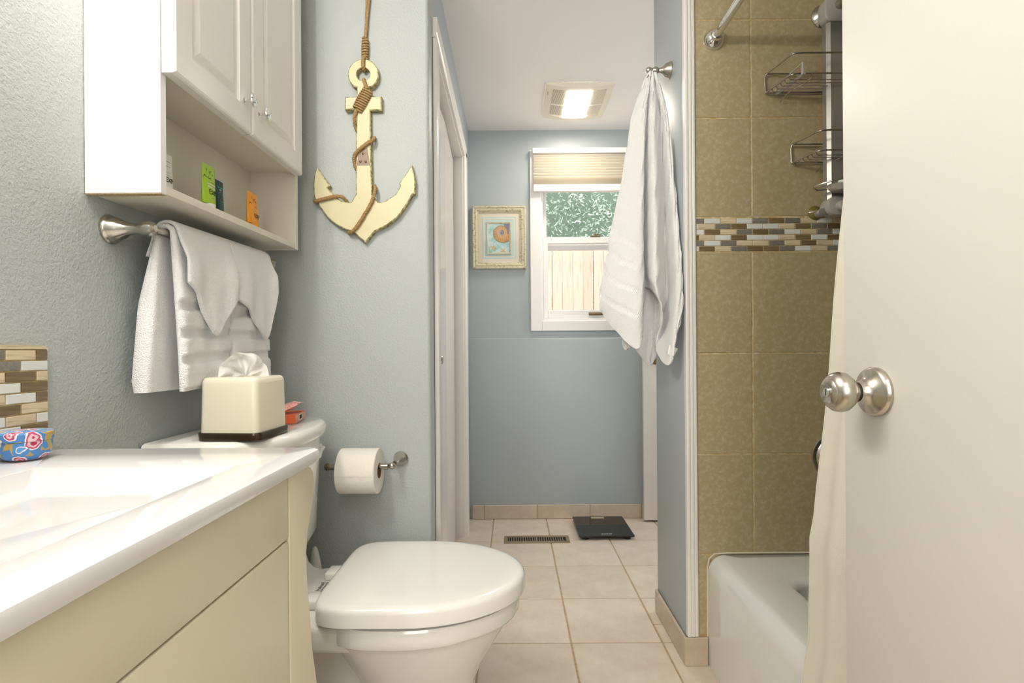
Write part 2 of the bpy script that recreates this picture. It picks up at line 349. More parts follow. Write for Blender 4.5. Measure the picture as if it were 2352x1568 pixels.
# ------------------------------------------------------------ the setting
XL, YA, XH, YF, ZC = -0.757, 1.60, -0.252, 3.07, 2.282      # left wall, anchor wall, hall wall, window wall, ceiling
XW, YT = 0.537, 1.61                                       # wing wall face, tub end wall
CACHE = {}
def slab(name, parent, m, cx, cy, cz, sx, sy, sz, bev=0.0015):
    """a bevelled block part centred at a point, its mesh shared with every block of the same size"""
    key = (name, m, round(sx, 4), round(sy, 4), round(sz, 4)); L = Vector((cx, cy, cz)) - LOC[parent.name]
    if key in CACHE: return piece(CACHE[key], name, L, parent)
    b = B().box(-sx/2, sx/2, -sy/2, sy/2, -sz/2, sz/2, bev, 1); bm = b.bm
    for f in bm.faces: f.smooth = False
    me = bpy.data.meshes.new(name); bmesh.ops.recalc_face_normals(bm, faces=bm.faces); bm.to_mesh(me); bm.free(); me.materials.append(M[m])
    o = bpy.data.objects.new(name, me); C.objects.link(o); o.parent = parent; o.location = L; CACHE[key] = o; return o

floor = struct('floor', (0, 0, 0))
B().box(-0.95, 2.1, -1.6, 3.35, -0.05, -0.0012).obj('grout_bed', 'grout', floor)
gx = [0.1915 + 0.3045*k for k in range(-4, 6)]; gy = [1.731 + 0.308*k for k in range(-7, 6)]
G = 0.0058
for i in range(len(gx)-1):
    for j in range(len(gy)-1):
        cuts = [(gy[j], gy[j+1])]
        if i == 5 and j == 7: cuts = [(gy[j], 1.846), (1.846, gy[j+1])]
        if gx[i] > XW+0.1 and gy[j+1] < 1.9: continue
        for a, b in cuts: slab('tile', floor, 'floor', (gx[i]+gx[i+1])/2, (a+b)/2, -0.0015, gx[i+1]-gx[i]-G, b-a-G, 0.006)

wl = B().box(XL-0.12, XL, -0.24, YA+0.12, 0, ZC+0.1).obj('wall_left', 'wall'); wl['kind'] = 'structure'
# wall carrying the anchor, with the soft rounded corner bead at the hall
b = B(); r = 0.012; poly = [(-1.0, YA), (XH-r, YA)] + [(XH-r+r*math.sin(a), YA+r-r*math.cos(a)) for a in (PI/8, PI/4, 3*PI/8)] + [(XH, YA+r), (XH, 1.715), (-1.0, 1.715)]
b.prism(poly, 'z', 0, ZC+0.1).obj('wall_center', 'wall', kind='structure')
# hall wall with the closet opening
b = B()
b.box(XH-0.10, XH, 1.716, 1.735, 0, ZC+0.1); b.box(XH-0.10, XH, 2.705, 3.2, 0, ZC+0.1); b.box(XH-0.10, XH, 1.735, 2.705, 2.0, ZC+0.1)
b.obj('wall_hall', 'wall2', kind='structure')
b = B().box(XH-0.75, XH-0.70, 1.6, 3.0, 0, ZC).obj('wall_closet', 'wall2', kind='structure')
# window wall: thicker lower part with a ledge, opening above
YL = 3.01
b = B(); b.box(-0.9, 2.1, YL, 3.2, 0, 1.05, 0.007, 3)
b.box(-0.9, 0.165, YF, 3.2, 1.05, ZC+0.1); b.box(0.845, 2.1, YF, 3.2, 1.05, ZC+0.1); b.box(0.165, 0.845, YF, 3.2, 2.10, ZC+0.1); b.box(0.165, 0.845, YF, 3.2, 1.05, 1.148)
b.obj('wall_far', 'wall2', kind='structure')
b = B().box(2.0, 2.1, 1.93, 3.2, 0, ZC+0.1).obj('wall_right', 'wall2', kind='structure')
# wing wall between bathroom and hall; the tub end wall is its near face
b = B().box(XW, 2.1, YT+0.006, 1.935, 0, ZC+0.1, 0.006, 2).obj('wall_wing', 'wall2', kind='structure')
b = B(); b.box(-0.9, -0.33, -0.24, -0.12, 0, ZC+0.1); b.box(0.50, 2.1, -0.24, -0.12, 0, ZC+0.1); b.box(-0.33, 0.50, -0.24, -0.12, 2.05, ZC+0.1)
b.obj('wall_back', 'wall2', kind='structure')
b = B(); b.box(-0.95, 2.1, -1.7, -1.6, 0, ZC+0.1); b.box(-1.0, -0.9, -1.7, -0.2, 0, ZC+0.1); b.box(2.0, 2.1, -1.7, -0.2, 0, ZC+0.1); b.obj('wall_corridor', 'ceiling', kind='structure')
b = B().box(1.385, 1.48, -0.12, YT+0.006, 0, ZC+0.1).obj('wall_alcove', 'tile', kind='structure')
b = B().box(-1.0, 2.15, -1.7, 3.3, ZC, ZC+0.1).obj('ceiling', 'ceiling', kind='structure')

# tub end wall: big olive tiles, mosaic band
tw = struct('wall_tub', (0.97, YT, 0))
B().box(0.570, 1.386, YT-0.0028, YT+0.005, 0.0, ZC).obj('grout_bed', 'tgrout', tw)
cols_x = [(0.5735, 0.7435), (0.7475, 1.0505), (1.0545, 1.3575)]
rows_z = [(0.3455, 0.6515), (0.6555, 0.9635), (0.9675, 1.2780), (1.3900, 1.6925), (1.6965, 1.9970), (2.0010, 2.2800)]
for x0, x1 in cols_x:
    for z0, z1 in rows_z: slab('tile', tw, 'tile', (x0+x1)/2, YT, (z0+z1)/2, x1-x0, 0.009, z1-z0)
slab('tile', tw, 'tile', 0.587, YT, 0.218, 0.027, 0.009, 0.247)
KEY = {'W': 'm_white', 'T': 'm_trav', 'B': 'm_brown', 'G': 'm_grey'}
bands = ['GWTWGBGTWTGW', 'WTGBWWTBGBWT', 'WBTGBGWTGWBT', 'BTWBWWTBWBTG', 'GWGTTGTBTWGB', 'WBTGBBGWTGWT']
p_, l_ = 0.01725, 0.0497
for r_, row in enumerate(bands):
    z1 = 1.3845 - r_*p_; x = 0.5735; nxt = 0.5745 + (0.0245 if r_ % 2 == 0 else 0.0075)
    for ch in row:
        slab('mosaic_tile', tw, KEY[ch], (x+nxt)/2, YT-0.0005, z1-p_/2, nxt-x-0.0022, 0.008, p_-0.0022, 0.0008); x = nxt; nxt += l_

# base tiles
bl = struct('baseboard_far', (0.3, 3.0, 0)); B().box(XH+0.012, 2.0, 3.002, 3.0095, 0.002, 0.082).obj('grout_bed', 'grout', bl)
ex = [XH+0.014, -0.167, 0.141, 0.446, 0.745, 1.05, 1.355]
for a, b_ in zip(ex, ex[1:]): slab('tile', bl, 'base', (a+b_)/2, 3.004, 0.043, b_-a-0.004, 0.009, 0.081, 0.003)
br = struct('baseboard_right', (0.53, 1.75, 0))
slab('tile', br, 'base', 0.5315, 1.7475, 0.045, 0.009, 0.293, 0.086, 0.003); slab('tile', br, 'base', 0.5315, 1.9155, 0.045, 0.009, 0.037, 0.086, 0.003)
slab('tile', br, 'base', 0.5635, 1.6015, 0.045, 0.072, 0.008, 0.088, 0.002)
B().box(0.5325, 0.598, 1.604, 1.607, 0.002, 0.084).obj('grout_bed', 'grout', br)

# moulding on the end of the wing wall
b = B(); pr = [(0.537, 1.6155), (0.537, 1.599), (0.5405, 1.596), (0.546, 1.596), (0.549, 1.5995), (0.5515, 1.5995), (0.5535, 1.5965), (0.5575, 1.5965), (0.5595, 1.6005), (0.5625, 1.5985), (0.568, 1.5985), (0.5715, 1.602), (0.5715, 1.6155)]
b.prism(pr, 'z', 0.092, ZC).obj('trim_1', 'trim', kind='structure')

# closet: casing, jamb, bifold door
tr = struct('trim_2', (XH, 2.2, 0))
cw, xo, xi = 0.085, XH+0.001, XH+0.016
B().box(xo, xi, 1.680, 1.735, 0.0, 1.9965, 0.003, 2).obj('casing_board', 'trim', tr)
b = B(); b.prism([(xo, 2.71), (xi-0.006, 2.71), (xi-0.004, 2.716), (xi-0.004, 2.74), (xi, 2.745), (xi, 2.80), (xo, 2.80)], 'z', 0.0, 2.035, 0.001).obj('casing_board', 'trim', tr)
b = B(); b.prism([(xo, 1.997), (xi-0.004, 1.997), (xi-0.003, 2.01), (xi, 2.014), (xi, 2.062), (xo, 2.062)], 'y', 1.68, 2.80, 0.001)
b.obj('casing_board', 'trim', tr)
b = B(); b.box(XH-0.099, xo, 2.700, 2.712, 0, 1.999, 0.001, 1); b.box(XH-0.099, xo, 1.734, 1.742, 0, 1.999, 0.001, 1); b.box(XH-0.099, xo, 1.742, 2.700, 1.988, 1.999, 0.001, 1)
b.obj('jamb', 'trim', tr)
d1 = struct('door_1', (XH-0.05, 2.2, 0), 'glossy white bifold closet door')
for y0, y1, xa, xb in ((1.748, 2.2175, XH-0.046, XH-0.030), (2.2195, 2.674, XH-0.030, XH-0.046)):
    b = B(); b.prism([(xa, y0), (xb, y1), (xb-0.026, y1), (xa-0.026, y0)], 'z', 0.018, 1.965, 0.002); o = b.obj('door_panel', 'closet', d1)
    if y0 < 2:
        kb = B().lathe([(0, 0.008), (0.003, 0.008), (0.006, 0.005), (0.014, 0.005), (0.018, 0.012), (0.024, 0.0165), (0.028, 0.014), (0.029, 0)], (XH-0.0385, 1.965, 0.945), (1, 0, 0)); kb.obj('knob', 'nickel', o)

# far white door, opened in front of the window wall
d2 = struct('door_2', (0.9, 2.93, 0), 'white painted door slab standing open by the far wall')
B().box(0.742, 1.50, 2.93, 2.965, 0.012, 2.03, 0.003, 2).obj('door_panel', 'closet', d2)
B().lathe([(0, 0.032), (0.006, 0.031), (0.012, 0.014), (0.028, 0.012), (0.034, 0.022), (0.045, 0.027), (0.056, 0.022), (0.06, 0.01)], (0.812, 2.93, 0.925), (0, -1, 0)).obj('knob', 'bronze', d2)

# entry door in the right foreground
d3 = struct('door_3', (0.46, 0.35, 0), 'cream entry door swung open in the right foreground')
XD = 0.450
B().box(XD, XD+0.035, -0.06, 0.703, 0.012, 2.04, 0.0025, 2).obj('door_panel', 'door', d3)
kb = B().lathe([(0, 0.0305), (0.0035, 0.0308), (0.006, 0.0295), (0.0075, 0.0285), (0.0085, 0.0265), (0.013, 0.0175), (0.018, 0.0135), (0.024, 0.0125)], (XD, 0.641, 0.9255), (-1, 0, 0), 48)
rose = kb.obj('door_knob', 'nickel', d3)
B().lathe([(0.0235, 0.0085), (0.027, 0.0085), (0.0275, 0.0125), (0.030, 0.0135), (0.034, 0.0195), (0.040, 0.0240), (0.046, 0.0250), (0.052, 0.0235), (0.0565, 0.0200), (0.058, 0.0172), (0.0592, 0.0172), (0.0605, 0.0158), (0.062, 0.0122), (0.0612, 0.0102), (0.060, 0.0070), (0.0595, 0)], (XD, 0.641, 0.9255), (-1, 0, 0), 48).obj('knob_ball', 'nickel', rose)
B().lathe([(0.058, 0.0058), (0.0618, 0.0058), (0.0625, 0.005), (0.0625, 0)], (XD, 0.641, 0.9255), (-1, 0, 0), 24).obj('lock_button', 'chrome', rose)
B().box(XD-0.0628, XD-0.0622, 0.6403, 0.6417, 0.9213, 0.9297).obj('lock_slot', 'ink', rose)
B().lathe([(0.0225, 0.0110), (0.0275, 0.0110)], (XD, 0.641, 0.9255), (-1, 0, 0), 24).obj('neck_ring', 'ink', rose)

# window
wi = struct('window_1', (0.505, YF, 1.6), 'white sash window with a lock on its middle rail')
b = B(); y0, y1 = YF-0.018, YF+0.001
for x0, x1, z0, z1 in ((0.112, 0.178, 1.092, 2.158), (0.832, 0.898, 1.092, 2.158), (0.178, 0.832, 1.092, 1.152), (0.178, 0.832, 2.095, 2.158)): b.box(x0, x1, y0, y1, z0, z1, 0.003, 1)
b.obj('casing', 'white_window', wi)
b = B()
for x0, x1, z0, z1 in ((0.165, 0.188, 1.148, 2.10), (0.822, 0.845, 1.148, 2.10), (0.188, 0.822, 1.148, 1.166), (0.188, 0.822, 2.08, 2.10)): b.box(x0, x1, YF+0.001, 3.20, z0, z1, 0.002, 1)
b.obj('frame', 'white_window', wi)
def sash(name, y, x0, x1, z0, z1, t, bot, top):
    b = B()
    b.box(x0, x0+t, y, y+0.026, z0, z1, 0.003, 1); b.box(x1-t, x1, y, y+0.026, z0, z1, 0.003, 1)
    b.box(x0+t, x1-t, y, y+0.026, z0, z0+bot, 0.003, 1); b.box(x0+t, x1-t, y, y+0.026, z1-top, z1, 0.003, 1)
    o = b.obj(name, 'white_window', wi)
    B().box(x0+t-0.004, x1-t+0.004, y+0.010, y+0.015, z0+bot-0.004, z1-top+0.004).obj('pane', 'glass', o); return o
up = sash('upper_sash', YF+0.075, 0.190, 0.820, 1.585, 2.08, 0.024, 0.032, 0.03)
lo = sash('lower_sash', YF+0.040, 0.190, 0.820, 1.168, 1.657, 0.030, 0.050, 0.040)
B().box(0.222, 0.788, YF+0.101, YF+0.109, 1.588, 1.612, 0.001, 1).obj('weather_strip', 'bronze', up)
b = B(); b.box(0.475, 0.535, YF+0.036, YF+0.064, 1.657, 1.663, 0.001, 1); b.lathe([(0, 0.012), (0.012, 0.012), (0.014, 0.010)], (0.505, YF+0.052, 1.662), (0, 0, 1), 16); b.box(0.500, 0.532, YF+0.040, YF+0.050, 1.668, 1.674, 0.001, 1)
b.obj('sash_lock', 'bronze', lo)
b = B(); b.box(0.462, 0.552, YF+0.033, YF+0.041, 1.186, 1.203, 0.001, 1); b.box(0.470, 0.544, YF+0.018, YF+0.036, 1.190, 1.197, 0.003, 2)
b.obj('sash_lift', 'bronze', lo)
# cellular shade mounted on the casing
sh = thing('window_shade', 'cream pleated shade half drawn over the top of the window', 'window shade', (0.505, YF-0.03, 1.9))
B().box(0.128, 0.882, YF-0.052, YF-0.019, 2.128, 2.158, 0.003, 2).obj('head_rail', 'white_window', sh)
n = 9; zs = [2.127 - (2.127-1.985)*k/n for k in range(n+1)]; zig = []
for k in range(n): zig += [(YF-0.030, zs[k]), (YF-0.046, (zs[k]+zs[k+1])/2)]
zig.append((YF-0.030, zs[-1])); rear = [(YF-0.026, z) for y, z in zig[::-1]]
B().prism(zig+rear, 'x', 0.133, 0.877).obj('pleated_fabric', 'shade', sh, ang=10)
k = 5; zs = [1.985 - 0.040*i/k for i in range(k+1)]; st = []
for i in range(k): st += [(YF-0.030, zs[i]), (YF-0.050, (zs[i]+zs[i+1])/2)]
st.append((YF-0.030, zs[-1])); B().prism(st+[(YF-0.022, zs[-1]), (YF-0.022, zs[0])], 'x', 0.132, 0.878).obj('stacked_pleats', 'shade', sh, ang=10)
B().box(0.132, 0.878, YF-0.052, YF-0.019, 1.905, 1.945, 0.004, 2).obj('bottom_rail', 'white_window', sh)

# yard behind the window
o = B().box(-3, 5, 3.3, 9, -0.35, -0.30).obj('ground_yard', 'soil', kind='structure')
fe = thing('cedar_fence', 'weathered cedar picket fence outside the window', 'fence', (0.9, 5.2, -0.3))
pb = None; pw = 0.101; x = -1.6; k = 0
while x < 3.4:
    zt = 2.075
    if pb is None:
        b = B(); b.prism([(-pw/2, -0.30), (pw/2, -0.30), (pw/2, zt-0.025), (pw/2-0.022, zt), (-pw/2+0.022, zt), (-pw/2, zt-0.025)], 'y', 5.20, 5.218, 0.002)
        pb = b.obj('picket', 'picket', fe); pb.location.x = x - 0.0; 
    else: piece(pb, 'picket', (x, random.uniform(-0.004, 0.004), random.uniform(-0.008, 0.008)), fe)
    k += 1; x += pw + random.choice((0.001, 0.002, 0.006))
for z in (0.1, 1.0, 1.75): B().box(-1.7, 3.4, 5.222, 5.26, z, z+0.09).obj('rail', 'picket', fe)
hb = B(); rng = random.Random(3)
for i in range(26000):
    c = Vector((rng.uniform(-1.4, 3.6), 5.95 + 0.16*math.sin(rng.uniform(0, 6.3)) + rng.uniform(-0.12, 0.10), rng.uniform(1.4, 4.4)))
    c.y += 0.10*math.sin(c.x*5.1+c.z*2) + 0.07*math.sin(c.z*9+c.x*3)
    a = Vector((rng.gauss(0, 1), rng.gauss(0, 0.5), rng.gauss(0.2, 0.6))).normalized()*rng.uniform(0.015, 0.038); n = a.cross(Vector((rng.gauss(0, 1), rng.gauss(0, 1), rng.gauss(0, 1)))).normalized()*rng.uniform(0.005, 0.010)
    vs = [hb.bm.verts.new(p) for p in (c-a, c+n, c+a, c-n)]; hb.bm.faces.new(vs)
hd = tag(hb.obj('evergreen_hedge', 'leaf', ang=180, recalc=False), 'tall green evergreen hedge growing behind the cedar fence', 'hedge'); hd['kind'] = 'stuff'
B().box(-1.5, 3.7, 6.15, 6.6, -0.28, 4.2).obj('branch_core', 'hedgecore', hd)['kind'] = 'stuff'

# ------------------------------------------------------------ wall cabinet over the toilet
def shear(b, k, y0):                       # hung a little out of level along the wall
    for v in b.bm.verts: v.co.z += k*(v.co.y-y0)
    return b
CX, CY0, CY1, CZ = -0.621, 0.919, 1.510, 1.2635                   # front plane, near end, far end, underside
KC = 0.020
cab = thing('wall_cabinet', 'white two door wall cabinet with open shelf, hung over the toilet', 'cabinet', (XL, 1.21, CZ))
def sb(): return B()
shear(sb().box(XL+0.001, CX, CY0, CY0+0.016, CZ, 2.15, 0.0008, 1), KC, CY0).obj('side_panel', 'cabinet', cab)
shear(sb().box(XL+0.001, CX, CY1-0.016, CY1, CZ, 2.15, 0.0008, 1), KC, CY0).obj('side_panel', 'inner', cab)
shear(sb().box(XL+0.002, CX-0.0008, CY0+0.001, CY0+0.0152, CZ-0.0015, CZ+0.0002), KC, CY0).obj('raw_edge', 'chip', cab)
shear(sb().box(XL+0.001, CX-0.001, CY0+0.016, CY1-0.016, CZ+0.002, CZ+0.017, 0.0008, 1), KC, CY0).obj('bottom_shelf', 'inner', cab)
shear(sb().box(XL+0.001, CX-0.001, CY0+0.016, CY1-0.016, 1.490, 1.505, 0.0008, 1), KC*0.6, CY0).obj('divider_shelf', 'inner', cab)
shear(sb().box(XL+0.0005, XL+0.006, CY0+0.016, CY1-0.016, CZ+0.017, 2.14), KC, CY0).obj('back_panel', 'inner', cab)
shear(sb().box(XL+0.001, CX, CY0, CY1, 2.15, 2.166, 0.001, 1), KC, CY0).obj('top_panel', 'cabinet', cab)
def cab_door(y0, y1, ky):
    z0, z1 = 1.478, 2.15; xf, xb = -0.5965, -0.6195
    b = B(); m = 0.052; Pr = 0.014
    def rect(i, x): return [(x, y0+i, z0+i), (x, y1-i, z0+i), (x, y1-i, z1-i), (x, y0+i, z1-i)]
    b.loft([rect(0, xb), rect(0, xf-0.006), rect(0.002, xf-0.002), rect(0.006, xf), rect(m, xf), rect(m+0.004, xf-0.0045), rect(m+0.010, xf-0.0055), rect(m+0.022, xf-0.0015), rect(m+0.026, xf-0.0005)])
    d = shear(b, 0.012, CY0).obj('door', 'cabinet', cab, ang=12)
    zk = 1.541 + 0.012*(ky-CY0)
    B().lathe([(-0.001, 0.0075), (0.0015, 0.0075), (0.003, 0.0045), (0.014, 0.0042), (0.0165, 0.011), (0.0185, 0.0148), (0.0215, 0.0158), (0.0245, 0.0135), (0.0262, 0.0078), (0.0265, 0)], (xf, ky, zk), (1, 0, 0)).obj('knob', 'chrome', d)
cab_door(0.921, 1.1955, 1.163); cab_door(1.1995, 1.487, 1.231)

# travel tubes on the open shelf
def shelf_z(y): return CZ + 0.0172 + KC*(y-CY0)
def tube_of(x, y, wd, h, m, label, lines, big=None, lean=0.0):
    z = shelf_z(y)+0.0005; t = thing('toiletry_tube', label, 'toiletries', (x, y, z), 'travel tubes on the cabinet shelf'); b = B(); rings = []
    hw = wd/2
    for f, wx, ty in ((0.14, 0.90, 0.36), (0.17, 0.96, 0.36), (0.4, 0.99, 0.28), (0.7, 1.0, 0.15), (0.92, 1.0, 0.045), (1.0, 1.0, 0.04)):
        rings.append([(x + lean*f*h + hw*ty*2*0.5*math.cos(a)*1.15, y + hw*wx*math.sin(a), z + h*f) for a in [2*PI*i/24 for i in range(24)]])
    b.loft(rings).obj('tube_body', m, t)
    B().lathe([(0, hw*0.52), (0.001, hw*0.56), (h*0.13, hw*0.60), (h*0.14, hw*0.58)], (x, y, z), (0, 0, 1), 24).obj('cap', 'whitetube' if m == 'green' else m, t)
    K = [(0.14, .36, .90), (0.17, .36, .96), (0.4, .28, .99), (0.7, .15, 1), (0.92, .045, 1), (1, .04, 1)]
    for body, f, size, ink, dy in lines:   # printed on the curved face
        o = text(body, size, (x, y+dy*hw, z+h*f), (0, 1, 0), (0, 0, 1), ink, t, 'lettering')
        for v in o.data.vertices:
            ff = min(max(v.co.z/h, 0.14), 1); lift = v.co.x
            for (a, u, w1), (b_, u2, w2) in zip(K, K[1:]):
                if a <= ff <= b_: k = (ff-a)/(b_-a); ty = u+(u2-u)*k; wx = w1+(w2-w1)*k
            sn = max(-0.97, min(0.97, v.co.y/(hw*wx))); v.co.y = sn*hw*wx
            v.co.x = hw*1.15*ty*math.sqrt(1-sn*sn) + lift + 0.0002
    return t
def sprig(t, x, y, z, m):                 # small leaf print near the crimp
    b = B()
    rg = random.Random(5)
    for k in range(9):
        cy, cz = y + rg.uniform(-0.017, 0.014), z + rg.uniform(-0.012, 0.008); a = rg.uniform(0.2, 2.6); L = rg.uniform(0.003, 0.006); d = Vector((0, math.cos(a), math.sin(a)))*L; n = Vector((0, -math.sin(a), math.cos(a)))*0.0011; c = Vector((x, cy, cz))
        v = [b.bm.verts.new(p) for p in (c-d, c+n, c+d, c-n)]; b.bm.faces.new(v)
    b.obj('leaf_print', m, t)
tg = tube_of(-0.652, 1.117, 0.047, 0.097, 'green', 'lime green squeeze tube on the cabinet shelf', [('EXP', 0.40, 0.0155, 'ink', 0.15), ('SHAMPOO', 0.51, 0.0062, 'inkwhite', 0.12), ('CONDITIONING', 0.575, 0.0044, 'inkwhite', 0.10), ('______', 0.655, 0.006, 'ink', 0.1), ('________', 0.28, 0.003, 'ink', 0.1)])
sprig(tg, -0.6478, 1.112, shelf_z(1.117)+0.078, 'ink')
tt = tube_of(-0.657, 1.164, 0.037, 0.079, 'teal', 'dark teal squeeze tube leaning beside the lime green tube', [('COCONUT', 0.80, 0.0042, 'inkteal', 0.1), ('OIL', 0.74, 0.0042, 'inkwhite', 0.1), ('_______', 0.64, 0.005, 'inkteal', 0.1), ('_____', 0.42, 0.005, 'inkteal', 0), ('______', 0.36, 0.005, 'inkteal', 0), ('_____', 0.30, 0.005, 'inkteal', 0), ('______', 0.24, 0.005, 'inkteal', 0)])
to = tube_of(-0.652, 1.306, 0.052, 0.091, 'orange', 'orange squeeze tube near the far end of the shelf', [('EXP', 0.36, 0.0150, 'ink', 0.2), ('______', 0.50, 0.006, 'inkwhite', 0.2), ('______', 0.57, 0.006, 'inkwhite', 0.2), ('______', 0.64, 0.005, 'ink', 0.2), ('______', 0.26, 0.003, 'ink', 0.2)])
sprig(to, -0.6477, 1.302, shelf_z(1.306)+0.070, 'ink')
tube_of(-0.668, 1.002, 0.040, 0.083, 'whitetube', 'white squeeze tube half hidden by the cabinet side panel', [('EXP', 0.36, 0.0140, 'ink', 0.1), ('______', 0.50, 0.006, 'inkteal', 0.1), ('______', 0.58, 0.005, 'inkgrey', 0.1), ('____', 0.72, 0.006, 'ink', 0.1), ('_____', 0.85, 0.008, 'ink', 0.1)])

# ------------------------------------------------------------ towel bar and its towels
BX = -0.680
def bar_z(y): return 1.213 + 0.030*(y-0.98)
tb = thing('towel_bar', 'brushed nickel towel bar under the wall cabinet', 'towel bar', (XL, 1.22, 1.21))
def post(y, z):
    b = B(); b.lathe([(0, 0.0275), (0.004, 0.0275), (0.006, 0.0255), (0.010, 0.0245), (0.022, 0.0195), (0.034, 0.0125), (0.046, 0.0098), (0.056, 0.0098), (0.064, 0.0125), (0.074, 0.0145), (0.083, 0.0120), (0.087, 0.006)], (XL, y, z), (1, 0, 0.02), 32)
    b.obj('post', 'nickel', tb)
post(0.977, 1.2127); post(1.468, 1.229)
B().tube([(BX, 0.972, bar_z(0.972)), (BX, 1.475, bar_z(1.475))], 0.0082, 16).obj('bar', 'nickel', tb)
def drape(name, label, y0, y1, zf, zb, r0, thf, thb, m, bands=(), ny=26, seed=1, wave=0.004, off=0.0, flare=0.0, slope=0.0, lean=0.010, group='white towels on the bar'):
    """cloth of real thickness folded over the bar; r0 inner radius, thf / thb thickness of the front and back fall, zf / zb hem heights"""
    rg = random.Random(seed); ph = [rg.uniform(0, 6.3) for _ in range(4)]; rings = []
    ts = [0, 0.012, 0.035] + [0.035 + 0.93*i/ny for i in range(1, ny)] + [0.965, 0.988, 1]
    t0 = min(0.010, thf)
    for t in ts:
        edge = min(t, 1-t)/0.035; rnd = 1 if edge >= 1 else 0.25 + 0.75*math.sqrt(max(0, 1-(1-edge)**2))
        y = y0 + (y1-y0)*t; zc = bar_z(y); outer = []; inner = []
        nb, na, nf = 14, 9, 84
        for k in range(nb):                # back fall, hem to top
            f = 1 - k/nb; z = zc + (zb(t)-zc)*f; th = t0 + (thb-t0)*min(1, f*2.2)
            xi_ = BX - r0 - lean*f + 0.4*wave*math.sin(8*t+ph[1])*f; yy = y - flare*f*(1-t)
            if f > 0.97: th *= 0.8
            mid = xi_ - th/2; outer.append((mid - th/2*rnd, yy, z)); inner.append((mid + th/2*rnd, yy, z))
        for k in range(na+1):
            a = PI - PI*k/na; mid = r0 + t0/2; ro, ri = mid + t0/2*rnd, mid - t0/2*rnd
            outer.append((BX + ro*math.cos(a), y, zc + ro*math.sin(a))); inner.append((BX + ri*math.cos(a), y, zc + ri*math.sin(a)))
        for k in range(1, nf+1):
            f = k/nf; z = zc + (zf(t)-zc)*f; th = t0 + (thf-t0)*min(1, f*4); bx = 1.0
            for zb_, h in bands:
                d = abs(z-zb_-0.01*(t-0.5))
                if d < h: bx = 0.60
                elif d < h+0.003: bx = 0.85
                elif d < h+0.022: bx = 1.06
            if f > 0.985: bx *= 0.7
            w_ = (wave*math.sin(7*t+ph[2]+f*1.2) + 0.5*wave*math.sin(17*t+ph[3]+f))*min(1, f*1.5)
            xi_ = BX + r0 + off*min(1, f*2) + w_; yy = y + slope*f
            mid = xi_ + th/2; outer.append((mid + th*(bx-0.5)*rnd, yy, z)); inner.append((mid - th/2*rnd, yy, z))
        rings.append(outer + inner[::-1])
    o = B().loft(rings).obj(name, m, ang=60)
    return tag(o, label, 'towel', group)
bnds = [(1.078, 0.009), (1.022, 0.009), (0.968, 0.009)]
drape('hand_towel', 'thick white banded towel hanging at the near end of the bar', 1.014, 1.192, lambda t: 0.902+0.004*t, lambda t: 0.903, 0.0095, 0.018, 0.034, 'terry', bnds, seed=2, wave=0.003, flare=0.025, slope=0.018)
drape('hand_towel', 'white banded towel hanging at the far end, partly behind the tissue box', 1.200, 1.392, lambda t: 0.905, lambda t: 0.91, 0.0095, 0.017, 0.030, 'terry', bnds, seed=5, wave=0.003, slope=0.018)
def lin(K):
    def f(t):
        for (a, u), (b_, v) in zip(K, K[1:]):
            if t <= b_: return u + (v-u)*(t-a)/(b_-a)
        return K[-1][1]
    return f
drape('washcloth', 'white washcloth draped cornerwise over the near towel', 1.020, 1.206, lin([(0, 1.120), (0.18, 1.100), (0.5, 1.022), (0.58, 1.014), (0.64, 1.030), (0.85, 1.082), (1, 1.105)]), lambda t: 1.17, 0.0205, 0.008, 0.006, 'terry', seed=8, wave=0.004, ny=44, off=0.017, lean=0.016)
drape('washcloth', 'white washcloth draped cornerwise over the far towel', 1.210, 1.408, lin([(0, 1.105), (0.25, 1.085), (0.62, 1.030), (0.74, 1.012), (0.80, 1.020), (0.88, 1.075), (1, 1.150)]), lambda t: 1.17, 0.0205, 0.008, 0.006, 'terry', seed=11, wave=0.004, ny=44, off=0.015, lean=0.016)

# ------------------------------------------------------------ vanity
VZ = 0.822
va = thing('vanity', 'cream vanity cabinet with scalloped end under the white sink top', 'vanity', (-0.54, 0.45, 0))
b = B(); b.box(XL+0.002, -0.345, 0.06, 0.076, 0.10, 0.798); b.box(XL+0.002, -0.345, 0.790, 0.806, 0.10, 0.798); b.box(XL+0.002, -0.345, 0.076, 0.790, 0.10, 0.116); b.box(XL+0.002, XL+0.008, 0.076, 0.790, 0.116, 0.798)
b.box(-0.353, -0.337, 0.076, 0.790, 0.116, 0.140); b.box(-0.353, -0.337, 0.076, 0.790, 0.695, 0.715); b.box(-0.353, -0.337, 0.076, 0.790, 0.780, 0.798)
b.obj('carcass', 'vanity', va)
prof = [(0.7585, 0.799), (0.825, 0.799), (0.840, 0.793), (0.851, 0.782), (0.854, 0.770), (0.850, 0.752), (0.838, 0.722), (0.824, 0.695), (0.818, 0.680), (0.817, 0.66), (0.820, 0.62), (0.829, 0.57), (0.836, 0.50), (0.858, 0.43), (0.874, 0.36), (0.888, 0.28), (0.895, 0.18), (0.895, 0.0), (0.845, 0.0), (0.838, 0.06), (0.815, 0.10), (0.7585, 0.10)]
B().prism(prof, 'x', -0.345, -0.327, 0.0025, 2).obj('scalloped_stile', 'vanity', va)
B().prism(prof, 'x', -0.74, -0.722, 0.0025, 2).obj('scalloped_stile', 'vanity', va)
o = B().prism(rrect(0.10, 0.7565, 0.7075, 0.797, 0.006, 4), 'x', -0.3365, -0.3285, 0.0015, 2).obj('drawer_front', 'vanity', va)
o = B().prism(rrect(0.431, 0.7565, 0.115, 0.7040, 0.006, 4), 'x', -0.3365, -0.3285, 0.0015, 2).obj('door', 'vanity', va)
